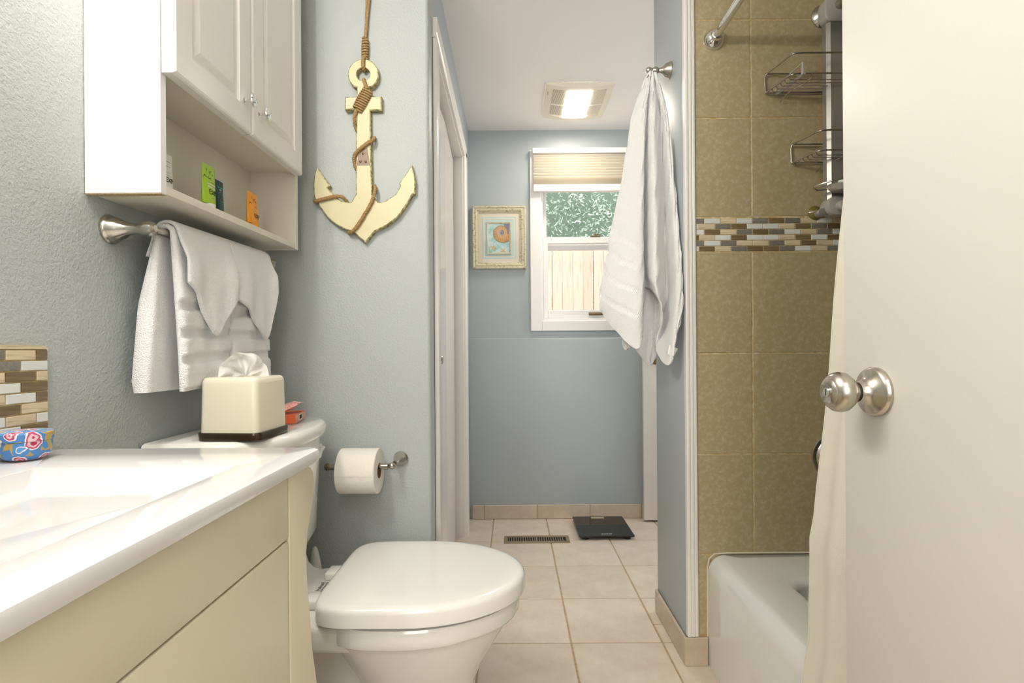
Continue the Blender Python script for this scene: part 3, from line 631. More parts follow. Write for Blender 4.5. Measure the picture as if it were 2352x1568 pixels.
B().lathe([(0, 0.007), (0.012, 0.005), (0.018, 0.012), (0.026, 0.014), (0.030, 0.008)], (-0.3285, 0.470, 0.64), (1, 0, 0)).obj('knob', 'nickel', o)
o = B().prism(rrect(0.10, 0.427, 0.115, 0.7040, 0.006, 4), 'x', -0.3365, -0.3285, 0.0015, 2).obj('door', 'vanity', va)
B().lathe([(0, 0.007), (0.012, 0.005), (0.018, 0.012), (0.026, 0.014), (0.030, 0.008)], (-0.3285, 0.388, 0.64), (1, 0, 0)).obj('knob', 'nickel', o)
ct = B()
def rr3(x0, x1, y0, y1, r, z, seg=6): return [(x, y, z) for x, y in rrect(x0, x1, y0, y1, r, seg)]
X0, X1, Y0, Y1 = XL+0.001, -0.316, 0.02, 0.862
rings = [rr3(X0, X1-0.008, Y0, Y1-0.008, 0.012, VZ-0.0225), rr3(X0, X1-0.002, Y0, Y1-0.002, 0.016, VZ-0.0205), rr3(X0, X1, Y0, Y1, 0.018, VZ-0.015), rr3(X0, X1, Y0, Y1, 0.018, VZ-0.007), rr3(X0, X1-0.002, Y0, Y1-0.002, 0.017, VZ-0.002), rr3(X0, X1-0.007, Y0, Y1-0.007, 0.014, VZ)]
bx0, bx1, by0, by1 = -0.660, -0.387, 0.15, 0.716
rings.append(rr3(bx0-0.003, bx1+0.003, by0-0.003, by1+0.003, 0.006, VZ)); rings.append(rr3(bx0, bx1, by0, by1, 0.006, VZ-0.0010))
for k in range(1, 17):
    f = (k/16)**1.25; i = 0.125*f; rings.append(rr3(bx0+i*0.75, bx1-i, by0+i*1.9, by1-i*1.9, 0.006+0.012*f, VZ-0.004-0.100*math.sin(min(1, f*1.05)*PI/2)**0.8))
sk = tag(ct.loft(rings).obj('countertop', 'counter', ang=40), 'glossy white counter with moulded rectangular basin on the cream vanity', 'countertop')

bs = thing('backsplash', 'low mosaic tile backsplash on the wall behind the sink', 'backsplash', (XL, 0.44, VZ))
B().box(XL+0.0005, XL+0.0075, 0.06, 0.836, VZ+0.0005, VZ+0.165, 0.001, 1).obj('grout_bed', 'tgrout', bs)
B().prism([(0.06, VZ+0.165), (0.836, VZ+0.165), (0.832, VZ+0.169), (0.826, VZ+0.171), (0.06, VZ+0.171)], 'x', XL+0.0005, XL+0.0095).obj('bullnose_cap', 'm_trav', bs)
brow = ['BT', 'WG', 'TBT', 'BW', 'BWT', 'TB', 'WTW', 'BW', 'TBT', 'GW']
rg = random.Random(12)
for r_ in range(10):
    z1 = VZ+0.164 - r_*0.0165; y = 0.8355; ln = 0.021 if r_ % 2 == 0 else 0.0465; k = 0
    if z1-0.0165 < VZ-0.002: break
    while y > 0.10:
        ch = brow[r_][k] if k < len(brow[r_]) else rg.choice('WTBGTB')
        slab('mosaic_tile', bs, KEY[ch], XL+0.0065, y-ln/2, z1-0.00825, 0.006, ln-0.0022, 0.0143, 0.0008); y -= ln; ln = 0.0497; k += 1

tn = thing('trinket_tin', 'small round blue and pink paisley tin on the counter', 'tin', (-0.715, 0.790, VZ+0.0006))
TNX, TNY = -0.726, 0.772
B().lathe([(0.0005, 0.010), (0.001, 0.018), (0.004, 0.0245), (0.010, 0.0290), (0.018, 0.0312), (0.029, 0.0312)], (TNX, TNY, VZ), (0, 0, 1), 40).obj('tin_body', 'tin', tn)
B().lathe([(0.0295, 0.0318), (0.0305, 0.0328), (0.0405, 0.0330), (0.0425, 0.0318), (0.0435, 0.027), (0.0445, 0.016), (0.0450, 0)], (TNX, TNY, VZ), (0, 0, 1), 40).obj('lid', 'tin', tn)

# ------------------------------------------------------------ toilet
TY = 1.272
to_ = thing('toilet', 'white toilet with closed lid beside the vanity', 'toilet', (-0.3, TY, 0))
def egg(x0, x1, hw, z, n=44, sq=0.0, pw=2.0):
    """plan outline: rounded nose at x1, squarer heel at x0"""
    out = []; L = x1-x0; xm = x0 + L*0.42
    for i in range(n):
        a = 2*PI*i/n; c, s_ = math.cos(a), math.sin(a)
        if c >= 0: x = xm + (x1-xm)*abs(c)**(2/pw); y = hw*math.copysign(abs(s_)**(2/pw), s_)
        else:
            e = 2/(2.0+sq); x = xm - (xm-x0)*abs(c)**e; y = hw*math.copysign(abs(s_)**e, s_)
        out.append((x, TY+y, z))
    return out
b = B()
b.loft([egg(-0.37, -0.100, 0.108, 0.0, sq=1), egg(-0.37, -0.100, 0.108, 0.025, sq=1), egg(-0.35, -0.108, 0.100, 0.05, sq=.8), egg(-0.345, -0.108, 0.101, 0.13, sq=.5), egg(-0.360, -0.094, 0.115, 0.19, sq=.3), egg(-0.385, -0.070, 0.138, 0.24, sq=.2), egg(-0.410, -0.040, 0.160, 0.29, sq=.4), egg(-0.428, -0.015, 0.174, 0.33, sq=.8), egg(-0.438, -0.006, 0.178, 0.345, sq=1), egg(-0.440, 0.000, 0.1815, 0.350, sq=1), egg(-0.440, 0.010, 0.189, 0.353, sq=1), egg(-0.440, 0.014, 0.191, 0.360, sq=1), egg(-0.440, 0.014, 0.190, 0.385, sq=1), egg(-0.436, 0.010, 0.186, 0.392, sq=1)])
b.obj('bowl', 'porcelain', to_, ang=50)
# rear deck sweeping up to the tank
b = B(); hwd = lambda x: 0.180 - 0.055*min(1, max(0, (-0.44-x)/0.06))
def deck(x, zt, zb, hw): return [(x, TY+y, z) for y, z in rrect(-hw, hw, zb, zt, 0.012, 3)]
b.loft([deck(-0.34, 0.389, 0.33, 0.165), deck(-0.42, 0.392, 0.335, 0.172), deck(-0.47, 0.394, 0.33, 0.150), deck(-0.515, 0.397, 0.31, 0.130), deck(-0.535, 0.404, 0.29, 0.125), deck(-0.550, 0.418, 0.28, 0.125), deck(-0.560, 0.440, 0.28, 0.13), deck(-0.70, 0.445, 0.30, 0.14)])
b.obj('rear_deck', 'porcelain', to_, ang=50)
b = B(); b.loft([[(x, TY+y, z) for x, y in rrect(-0.64, -0.30, -h, h, 0.05, 4)] for z, h in ((0.0, 0.095), (0.05, 0.088), (0.12, 0.066), (0.25, 0.066), (0.32, 0.085))]); b.obj('trapway', 'porcelain', to_, ang=50)
# tank with bowed front
def tank(x0, xf, hw, bow, z, r=0.03):
    out = [(x0, TY-hw, z), ]
    pts = []
    for i in range(25):
        t = -1 + 2*i/24; e = abs(t)**6
        pts.append((xf - bow*t*t - 0.03*e, TY + hw*t*(1-0.006*e), z))
    return [(x0, TY-hw, z)] + pts + [(x0, TY+hw, z)]
b = B(); b.loft([tank(-0.72, -0.565, 0.175, 0.025, 0.452), tank(-0.735, -0.535, 0.190, 0.03, 0.470), tank(-0.745, -0.515, 0.200, 0.035, 0.51), tank(-0.748, -0.507, 0.206, 0.048, 0.60), tank(-0.75, -0.501, 0.212, 0.052, 0.70), tank(-0.75, -0.499, 0.214, 0.053, 0.765)])
b.obj('tank', 'porcelain', to_, ang=50)
b = B(); b.loft([tank(-0.750, -0.497, 0.216, 0.055, 0.757), tank(-0.752, -0.488, 0.223, 0.055, 0.762), tank(-0.752, -0.484, 0.225, 0.055, 0.772), tank(-0.752, -0.484, 0.225, 0.055, 0.783), tank(-0.752, -0.488, 0.222, 0.055, 0.791), tank(-0.750, -0.497, 0.216, 0.055, 0.795)])
b.obj('tank_lid', 'porcelain', to_, ang=50)
b = B(); b.lathe([(0, 0.012), (0.008, 0.012), (0.012, 0.008)], (-0.538, TY+0.158, 0.715), (1, 0.3, 0)); b.tube([(-0.524, TY+0.162, 0.715), (-0.520, TY+0.13, 0.712), (-0.512, TY+0.095, 0.706)], [0.005, 0.006, 0.008], 10); b.obj('flush_lever', 'porcelain', to_)
# seat and lid
def seat(x0, x1, hw, z): return egg(x0, x1, hw, z, 72, sq=4.5)
b = B(); b.loft([seat(-0.415, 0.006, 0.178, 0.393), seat(-0.418, 0.010, 0.182, 0.395), seat(-0.418, 0.010, 0.182, 0.403), seat(-0.415, 0.006, 0.178, 0.406)]); b.obj('seat', 'seat', to_, ang=50)
b = B(); b.loft([seat(-0.432, 0.024, 0.195, 0.4035), seat(-0.435, 0.028, 0.199, 0.405), seat(-0.435, 0.028, 0.199, 0.431), seat(-0.4345, 0.0265, 0.198, 0.4365), seat(-0.432, 0.0225, 0.195, 0.4412), seat(-0.427, 0.016, 0.189, 0.4442), seat(-0.418, 0.006, 0.180, 0.4455), seat(-0.39, -0.02, 0.155, 0.4465), seat(-0.33, -0.08, 0.10, 0.4470)]); b.obj('lid', 'seat', to_, ang=50)
for y in (TY-0.075, TY+0.075):
    B().box(-0.485, -0.425, y-0.026, y+0.026, 0.392, 0.416, 0.008, 3).obj('hinge', 'seat', to_)
for k, s_ in enumerate(('American', 'Standard')):
    text(s_, 0.0135, (-0.466 - 0.011*(k), TY+0.005+0.003*k, 0.4005), (0.02, -1, 0), (-1, -0.0, 0), 'ink', to_, 'lettering')
# white brush standing between the toilet and the anchor wall
bh = thing('toilet_brush', 'white toilet brush standing behind the toilet by the anchor wall', 'toilet brush', (-0.575, 1.535, 0))
B().lathe([(0, 0.045), (0.01, 0.048), (0.11, 0.042), (0.12, 0.036)], (-0.575, 1.535, 0.0), (0, 0, 1)).obj('holder', 'seat', bh)
B().lathe([(0.12, 0.030), (0.20, 0.027), (0.30, 0.022), (0.36, 0.0155), (0.392, 0.0095), (0.402, 0.0055), (0.405, 0)], (-0.575, 1.535, 0.0), (-0.035, 0, 1), 24).obj('handle', 'seat', bh)

# ------------------------------------------------------------ things on the tank
tz = 0.7957
tbx = thing('tissue_box', 'cream square tissue box cover on a bronze tray on the tank', 'tissue box', (-0.607, 1.163, tz))
ca, sa = math.cos(-0.07), math.sin(-0.07); TC = Vector((-0.586, 1.136, tz))
def rot_ring(h, z, r, seg=6): return [(TC.x + x*ca - y*sa, TC.y + x*sa + y*ca, tz+z) for x, y in rrect(-h, h, -h, h, r, seg)]
b = B(); b.loft([rot_ring(0.0655, 0.0, 0.016), rot_ring(0.0675, 0.001, 0.017), rot_ring(0.0685, 0.010, 0.018), rot_ring(0.0685, 0.015, 0.018), rot_ring(0.0675, 0.017, 0.017), rot_ring(0.0645, 0.017, 0.016)]); b.obj('tray', 'boxbase', tbx, ang=40)
b = B(); b.loft([rot_ring(0.0635, 0.016, 0.014), rot_ring(0.0635, 0.018, 0.014), rot_ring(0.0615, 0.118, 0.013), rot_ring(0.0605, 0.125, 0.0125), rot_ring(0.0580, 0.1295, 0.011), rot_ring(0.0540, 0.1315, 0.009), rot_ring(0.040, 0.1322, 0.02), [(TC.x + 0.024*math.cos(a), TC.y + 0.036*math.sin(a), tz+0.1322) for a in [2*PI*(i+0.5)/28+PI/28*0 for i in range(28)]], [(TC.x + 0.022*math.cos(a), TC.y + 0.034*math.sin(a), tz+0.120) for a in [2*PI*(i+0.5)/28 for i in range(28)]]])
b.obj('cover', 'boxcream', tbx, ang=50)
# the tissue standing out of the slot
P = []
rg = random.Random(4)
for i in range(41):
    u = i/40; row = []
    ang = PI*(1.06 - 1.12*u)                # fan, left to right
    for j in range(17):
        v = j/16
        R0 = 0.0 + 0.052*v**0.9; spread = v
        cx = math.cos(ang)*R0*1.12; cz = 0.004 + math.sin(ang)*R0*0.98 + 0.004*v
        fold = 0.011*math.sin(u*21+0.6)*v**1.2 + 0.006*math.sin(u*41+2+v*3)*v + 0.004*math.sin(v*9+u*13)
        droop = -0.010*max(0, v-0.75)*4*(1+0.5*math.sin(u*27))
        row.append(TC + Vector((cx*0.72 + fold*0.6 + 0.012*(1-v)*(2*u-1)*0.4, cx*0.42*1.0 - fold - 0.018*max(0, v-0.7), 0.129 + max(cz, -0.001) + droop*(0.4 if v > .7 else 0))))
    P.append(row)
b = B().grid(P); ts_ = tag(b.obj('tissue', 'tissue', ang=70), 'white tissue pulled up out of the cream tissue box', 'tissue')
# flat carton with a barcode and the dotted packet lying on it
cb = thing('carton', 'small flat orange carton with a barcode on the tank lid', 'box', (-0.60, 1.38, tz))
fp = [Vector((-0.556, 1.325)), Vector((-0.574, 1.435)), Vector((-0.665, 1.420)), Vector((-0.647, 1.310))]
def quad_block(P4, z0, z1): return [[(p.x, p.y, z0) for p in P4], [(p.x, p.y, z1) for p in P4]]
b = B(); b.loft(quad_block(fp, tz, tz+0.0225)); bmesh.ops.bevel(b.bm, geom=list(b.bm.edges), offset=0.0008, segments=1, affect='EDGES'); b.obj('carton_body', 'redbox', cb)
ed = (fp[1]-fp[0]).normalized(); nn = Vector((ed.y, -ed.x))
def on_end(a, c, z0, z1, d, m, name):
    L = (fp[1]-fp[0]).length; q = [fp[0]+ed*L*a+nn*0.0002, fp[0]+ed*L*c+nn*0.0002, fp[0]+ed*L*c+nn*d, fp[0]+ed*L*a+nn*d]
    b = B(); b.loft(quad_block(q, tz+z0, tz+z1)); return b
on_end(0.02, 0.98, 0.001, 0.0215, 0.0006, 'pinkbox', 'end_flap').obj('end_flap', 'pinkbox', cb)
on_end(0.36, 0.64, 0.004, 0.0195, 0.0009, 'inkwhite', 'label').obj('barcode_label', 'inkwhite', cb)
b = B(); L = (fp[1]-fp[0]).length; a = 0.385
rg = random.Random(9)
while a < 0.60:
    wdt = rg.choice((0.006, 0.010, 0.016)); q = [fp[0]+ed*L*a+nn*0.0010, fp[0]+ed*L*(a+wdt)+nn*0.0010, fp[0]+ed*L*(a+wdt)+nn*0.0012, fp[0]+ed*L*a+nn*0.0012]; b.loft(quad_block(q, tz+0.006, tz+0.0175)); a += wdt + rg.choice((0.008, 0.013))
b.obj('barcode', 'ink', cb)
pk = B(); rings = []
c0 = Vector((-0.606, 1.338, tz+0.0345)); dv = Vector((0.64, 0.76, 0.22)).normalized(); sv = Vector((-0.78, 0.62, 0)).normalized(); uv_ = dv.cross(sv)
if uv_.z < 0: uv_ = -uv_
for f, w_, h_ in ((0, .020, .0006), (0.05, .021, .0012), (0.15, .0215, .006), (0.4, .022, .009), (0.7, .0215, .008), (0.86, .020, .004), (0.93, .0205, .0008), (1.0, .019, .0005)):
    c = c0 + dv*(f-0.3)*0.090 + uv_*(0.004*math.sin(f*9))
    rings.append([c + sv*w_*math.cos(t) + uv_*h_*(math.sin(t) + 0.12*math.sin(3*t+f*5)) for t in [2*PI*i/20 for i in range(20)]])
tag(pk.loft(rings).obj('wrapped_packet', 'packet', ang=50), 'small pink dotted wrapper lying on the orange carton', 'packet')

# ------------------------------------------------------------ toilet paper
th = thing('paper_holder', 'brushed nickel toilet paper holder on the anchor wall', 'toilet paper holder', (-0.44, YA, 0.64))
PY, PZ = 1.523, 0.6405
B().lathe([(0, 0.0235), (0.004, 0.0235), (0.006, 0.0220), (0.014, 0.0195), (0.026, 0.0135), (0.038, 0.0080), (0.050, 0.0070)], (-0.345, YA, 0.648), (-0.18, -1, -0.08), 32).obj('post', 'nickel', th)
B().ball((-0.3565, PY+0.005, PZ+0.001), 0.0105, seg=20).obj('joint', 'nickel', th)
B().tube([(-0.367, PY+0.002, PZ), (-0.540, PY+0.002, PZ)], 0.0090, 18).obj('bar', 'nickel', th)
B().lathe([(0, 0.009), (0.003, 0.0112), (0.008, 0.0112), (0.012, 0.008), (0.014, 0)], (-0.540, PY+0.002, PZ), (-1, 0, 0), 20).obj('end_cap', 'bronze', th)
tp = thing('toilet_paper_roll', 'full white toilet paper roll on the nickel holder', 'toilet paper', (-0.45, PY, PZ))
rc = (-0.3925, PY, PZ-0.0115); RW = 0.112; RO, RI = 0.0655, 0.0225
b = B(); b.lathe([(0, RI), (0, RO-0.002), (0.002, RO), (RW-0.002, RO), (RW, RO-0.002), (RW, RI), (0, RI)], rc, (-1, 0, 0), 56, False)
b.obj('paper', 'paper', tp, ang=40)
b = B(); b.lathe([(-0.0004, RI-0.0014), (-0.0004, RI), (RW+0.0004, RI), (RW+0.0004, RI-0.0014), (-0.0004, RI-0.0014)], rc, (-1, 0, 0), 40, False); b.obj('cardboard_core', 'card', tp)
b = B(); P = []
for i in range(15):
    a = math.radians(152 + 30*(i/14)) ; row = []
    for j in range(29):
        x = rc[0]-0.002 - (RW-0.004)*j/28; k = 0.0008
        aa = a if i < 14 else a + math.radians(1.2*math.sin(j*0.9)+0.8*math.sin(j*0.37))
        row.append((x, PY + math.cos(aa)*(RO+k), rc[2] + math.sin(aa)*(RO+k)))
    P.append(row)
b.grid(P); b.thicken(0.0005); b.obj('loose_sheet', 'paper', tp, ang=60)

# ------------------------------------------------------------ anchor on the wall
ANCH = [(-0.467, 1.784), (-0.468, 1.756), (-0.503, 1.754), (-0.504, 1.715), (-0.468, 1.717), (-0.471, 1.593), (-0.473, 1.458), (-0.488, 1.433), (-0.517, 1.438), (-0.542, 1.459), (-0.559, 1.478), (-0.551, 1.486), (-0.57, 1.512), (-0.591, 1.543), (-0.599, 1.517), (-0.602, 1.487), (-0.6, 1.451), (-0.581, 1.418), (-0.561, 1.39), (-0.535, 1.367), (-0.505, 1.351), (-0.482, 1.344), (-0.445, 1.311), (-0.416, 1.345), (-0.378, 1.363), (-0.343, 1.39), (-0.314, 1.432), (-0.3, 1.457), (-0.292, 1.459), (-0.291, 1.5), (-0.301, 1.548), (-0.321, 1.518), (-0.341, 1.49), (-0.336, 1.483), (-0.352, 1.457), (-0.383, 1.437), (-0.406, 1.434), (-0.423, 1.458), (-0.426, 1.592), (-0.427, 1.714), (-0.392, 1.714), (-0.392, 1.756), (-0.427, 1.756), (-0.428, 1.784)]
an = thing('wooden_anchor', 'cream distressed wooden anchor with jute rope on the blue grey wall', 'wall decor', (-0.447, YA, 1.31))
AF, AB = 1.578, 1.597
rcx, rcz, Ro, Ri = -0.4475, 1.8235, 0.0472, 0.0205
arc = []
a0 = math.atan2(1.784-rcz, -0.428-rcx); a1 = math.atan2(1.784-rcz, -0.467-rcx) + 2*PI
for i in range(29): a = a0 + (a1-a0)*i/28; arc.append((rcx+Ro*math.cos(a), rcz+Ro*math.sin(a)))
hole = [(rcx+Ri*math.cos(2*PI*i/24), rcz+Ri*math.sin(2*PI*i/24)) for i in range(24)]
def anchor_mesh():
    """front face with the ring hole, worn chamfer, sides; second slot = worn edge"""
    outline = ANCH + arc[1:-1]
    def inset(poly, d):
        n = len(poly); out = []; area = sum(poly[i][0]*poly[(i+1) % n][1]-poly[(i+1) % n][0]*poly[i][1] for i in range(n)); sg = 1 if area > 0 else -1
        for i in range(n):
            p0, p1, p2 = [Vector(poly[k % n]) for k in (i-1, i, i+1)]; e1 = (p1-p0).normalized(); e2 = (p2-p1).normalized()
            n1 = Vector((-e1.y, e1.x))*sg; n2 = Vector((-e2.y, e2.x))*sg; m_ = (n1+n2)
            m_ = m_.normalized() if m_.length > 1e-6 else n1
            out.append(tuple(p1 + m_*d/max(0.45, m_.dot(n1))))
        return out
    b = B(); bm = b.bm; ins = inset(outline, 0.0030)
    hin = [(rcx+(Ri+0.0018)*math.cos(2*PI*i/24), rcz+(Ri+0.0018)*math.sin(2*PI*i/24)) for i in range(24)]
    def ring(poly, y): return [bm.verts.new((x, y, z)) for x, z in poly]
    f0, f1, f2 = ring(ins, AF), ring(outline, AF+0.0025), ring(outline, AB); h0, h1, h2 = ring(hin, AF), ring(hole, AF+0.002), ring(hole, AB)
    def strip(a, c):
        for i in range(len(a)): f = bm.faces.new([a[i], a[(i+1) % len(a)], c[(i+1) % len(a)], c[i]]); f.material_index = 1
    strip(f0, f1); strip(f1, f2); strip(h0, h1); strip(h1, h2)
    def fill(a, h):
        es = []
        for L in (a, h):
            for i in range(len(L)): 
                e = bm.edges.get((L[i], L[(i+1) % len(L)])); es.append(e or bm.edges.new((L[i], L[(i+1) % len(L)])))
        bmesh.ops.triangle_fill(bm, use_beauty=True, edges=es)
    fill(f0, h0); fill(f2, h2)
    return b
anchor_mesh().obj('anchor_body', 'anchor', an, ang=20, mats=['anchor', 'worn'])
def yy(pts, y): return [(x, y, z) for x, z in pts]
RY = AF - 0.004
rope_parts = [
 yy([(-0.430, 2.20), (-0.430, 2.08), (-0.432, 2.049), (-0.435, 2.019), (-0.439, 1.973), (-0.442, 1.94)], 1.590),
 [(-0.436, 1.590, 2.20), (-0.4385, 1.590, 2.05), (-0.4415, 1.590, 1.973), (-0.4445, 1.590, 1.94)],
 [(-0.445, 1.585, 1.876), (-0.4455, RY-0.002, 1.866), (-0.446, RY-0.003, 1.852), (-0.446, RY-0.001, 1.842), (-0.446, AF+0.008, 1.838), (-0.446, AB-0.002, 1.845)],
 [(-0.446, AB-0.002, 1.806), (-0.4455, AF+0.004, 1.8065), (-0.444, RY-0.002, 1.803), (-0.441, RY-0.003, 1.793), (-0.434, RY-0.003, 1.776)],
 [(-0.466, RY-0.003, 1.713), (-0.471, RY-0.002, 1.701), (-0.475, RY+0.003, 1.688), (-0.476, AF+0.010, 1.671), (-0.471, AB-0.004, 1.657)],
 [(-0.419, AB-0.004, 1.637), (-0.4165, AF+0.006, 1.628), (-0.422, RY-0.001, 1.618), (-0.432, RY-0.003, 1.612), (-0.460, RY-0.003, 1.590), (-0.474, RY-0.001, 1.574), (-0.478, AF+0.006, 1.556), (-0.473, AB-0.004, 1.537)],
 [(-0.419, AB-0.004, 1.488), (-0.4145, AF+0.006, 1.478), (-0.4135, RY, 1.464), (-0.423, RY-0.003, 1.432), (-0.444, RY-0.003, 1.395), (-0.466, RY-0.003, 1.361), (-0.481, RY-0.001, 1.345), (-0.494, AF+0.006, 1.343), (-0.500, AB-0.004, 1.350)],
 [(-0.502, AB-0.006, 1.437), (-0.507, AF+0.004, 1.444), (-0.514, RY-0.002, 1.449), (-0.532, RY-0.003, 1.450), (-0.560, RY-0.003, 1.444), (-0.588, RY-0.002, 1.4375), (-0.598, AF+0.004, 1.438), (-0.601, AB-0.004, 1.443)],
]
for i, p in enumerate(rope_parts): B().rope(p, 0.0056 if i > 1 else 0.0042, 0.020 if i > 1 else 0.015).obj('rope', 'rope', an, ang=60)
def coil(p, q, r, y, turns, flat=0.75, rr=0.0042):
    p, q = Vector((p[0], y, p[1])), Vector((q[0], y, q[1])); ax = (q-p).normalized(); u = Vector((0, -1, 0)); v = ax.cross(u); pts = []
    N = turns*16
    for i in range(N+1):
        t = i/N; a = 2*PI*turns*t; bul = r*(0.86 + 0.14*math.sin(PI*t)); pts.append(p + (q-p)*t + u*math.cos(a)*bul*flat + v*math.sin(a)*bul)
    return B().tube(pts, rr, 7)
coil((-0.443, 1.939), (-0.4445, 1.874), 0.0085, 1.588, 8, rr=0.0034).obj('rope_knot', 'rope', an, ang=60)
coil((-0.430, 1.776), (-0.466, 1.712), 0.0165, AF-0.004, 10, 0.45, rr=0.0031).obj('rope_knot', 'rope', an, ang=60)
pl = B().prism([(-0.4475, 1.597), (-0.4365, 1.597), (-0.4285, 1.546), (-0.468, 1.546), (-0.464, 1.574)], 'y', AF-0.0016, AF+0.0002, 0.0004).obj('metal_plate', 'plate', an)
for x, z in ((-0.449, 1.581), (-0.457, 1.556), (-0.441, 1.556)): B().lathe([(0, 0.0036), (0.0012, 0.0034), (0.0026, 0.0018), (0.003, 0)], (x, AF-0.0016, z), (0, -1, 0), 14).obj('rivet', 'bronze', pl)

# ------------------------------------------------------------ picture on the window wall
pf = thing('framed_picture', 'small distressed cream frame with a nautilus shell print', 'picture', (-0.0715, YF, 1.46))
px0, px1, pz0, pz1 = -0.2285, 0.0865, 1.460, 1.8285
def fring(i, y): return [(px0+i, y, pz0+i), (px1-i, y, pz0+i), (px1-i, y, pz1-i), (px0+i, y, pz1-i)]
b = B(); b.loft([fring(0, YF-0.001), fring(0, YF-0.022), fring(0.003, YF-0.025), fring(0.009, YF-0.025), fring(0.012, YF-0.021), fring(0.016, YF-0.021), fring(0.019, YF-0.023), fring(0.026, YF-0.021), fring(0.029, YF-0.017), fring(0.037, YF-0.014), fring(0.037, YF-0.008)], cap=False); b.obj('frame', 'frame', pf, ang=10)
def pane_(i, j, y, m, name, par=pf, k=0): return B().box(px0+i, px1-i, y, y+0.0012, pz0+j, pz1-j).obj(name, m, par)
pane_(0.036, 0.036, YF-0.0090, 'mat_cream', 'mat_board')
def bar4(i, j, t, y, m, name):
    b = B(); x0, x1, z0, z1 = px0+i, px1-i, pz0+j, pz1-j
    b.box(x0, x1, y, y+0.0012, z0, z0+t); b.box(x0, x1, y, y+0.0012, z1-t, z1); b.box(x0, x0+t, y, y+0.0012, z0+t, z1-t); b.box(x1-t, x1, y, y+0.0012, z0+t, z1-t); return b.obj(name, m, pf)
pane_(0.058, 0.061, YF-0.0096, 'mat_blue', 'mat_border'); bar4(0.065, 0.068, 0.007, YF-0.0102, 'mat_cream', 'mat_line')
b = B(); ix0, ix1, iz0, iz1 = -0.145, 0.000, 1.545, 1.737
b.loft([[(ix0+i, y, iz0+i), (ix1-i, y, iz0+i), (ix1-i, y, iz1-i), (ix0+i, y, iz1-i)] for i, y in ((0, YF-0.0096), (0, YF-0.016), (0.004, YF-0.018), (0.010, YF-0.015), (0.012, YF-0.011))], cap=False); b.obj('inner_frame', 'frame', pf, ang=10)
pr_ = B().box(ix0+0.011, ix1-0.011, YF-0.0118, YF-0.0106, iz0+0.011, iz1-0.011).obj('print', 'art', pf)
# the print's drawing: shell spiral with chambers, two starfish
xa, xb, za, zb_ = ix0+0.012, ix1-0.012, iz0+0.012, iz1-0.012
sc_, sz_ = -0.0565, 1.674
def clip(x, z): return (min(max(x, xa), xb), min(max(z, za), zb_))
yp = YF-0.0124
def flat(polys, m, name, d=0.0):
    b = B()
    for P in polys:
        if len(P) >= 3: b.prism([clip(*p) for p in P], 'y', yp-d, yp-d+0.0005)
    return b.obj(name, m, pr_)
sp = lambda a: 0.034*math.exp(0.118*(a-4*PI))
A1 = 6*PI - 0.15
dirn = lambda a: (math.cos(a), math.sin(a))
outer = []
for i in range(61):
    a = A1-2*PI + 2*PI*i/60; r = sp(a); dx, dz = dirn(a); outer.append((sc_+dx*r, sz_+dz*r))
flat([[(xb-0.032, zb_), (xb, zb_), (xb, zb_-0.075), (xb-0.02, zb_-0.06)]], 'violet', 'print_shade', -0.0003)
flat([outer], 'shell', 'shell_print')
strips = []
def line(pts, w_):
    for p, q in zip(pts, pts[1:]):
        p, q = Vector(p), Vector(q); n = Vector((-(q-p).y, (q-p).x)).normalized()*w_/2
        if (q-p).length > 1e-5: strips.append([tuple(p+n), tuple(q+n), tuple(q-n), tuple(p-n)])
line(outer, 0.0016)
line([(sc_+dirn(a)[0]*sp(a), sz_+dirn(a)[1]*sp(a)) for a in [1.0 + (A1-1.0)*i/110 for i in range(111)]], 0.0014)
for k in range(38):
    a = A1 - 0.25 - k*0.27
    r1, r0 = sp(a), max(sp(a-2*PI), 0.003)
    line([(sc_+dirn(a-0.42*math.sin(PI*t)-0.30*t+0.15)[0]*(r0+(r1-r0)*t), sz_+dirn(a-0.42*math.sin(PI*t)-0.30*t+0.15)[1]*(r0+(r1-r0)*t)) for t in (0, .25, .5, .75, 1)], 0.0011)
flat([s_ for s_ in strips if xa < s_[0][0] < xb and za < s_[0][1] < zb_], 'shellw', 'shell_lines', 0.0004)
flat([[(sc_+0.0155*math.cos(t), sz_+0.0155*math.sin(t)) for t in [2*PI*i/20 for i in range(20)]]], 'violet', 'shell_core', 0.0001)
def star(cx, cz, r, rot): return [(cx + (r if i % 2 == 0 else r*0.3)*math.cos(rot+PI*i/5), cz + (r if i % 2 == 0 else r*0.3)*math.sin(rot+PI*i/5)) for i in range(10)]
flat([star(-0.105, 1.586, 0.023, PI/2), star(-0.048, 1.566, 0.022, 0.9)], 'star', 'starfish_print', 0.0002)
B().box(px0+0.035, px1-0.035, YF-0.0195, YF-0.0185, pz0+0.035, pz1-0.035).obj('picture_glass', 'glass', pf)

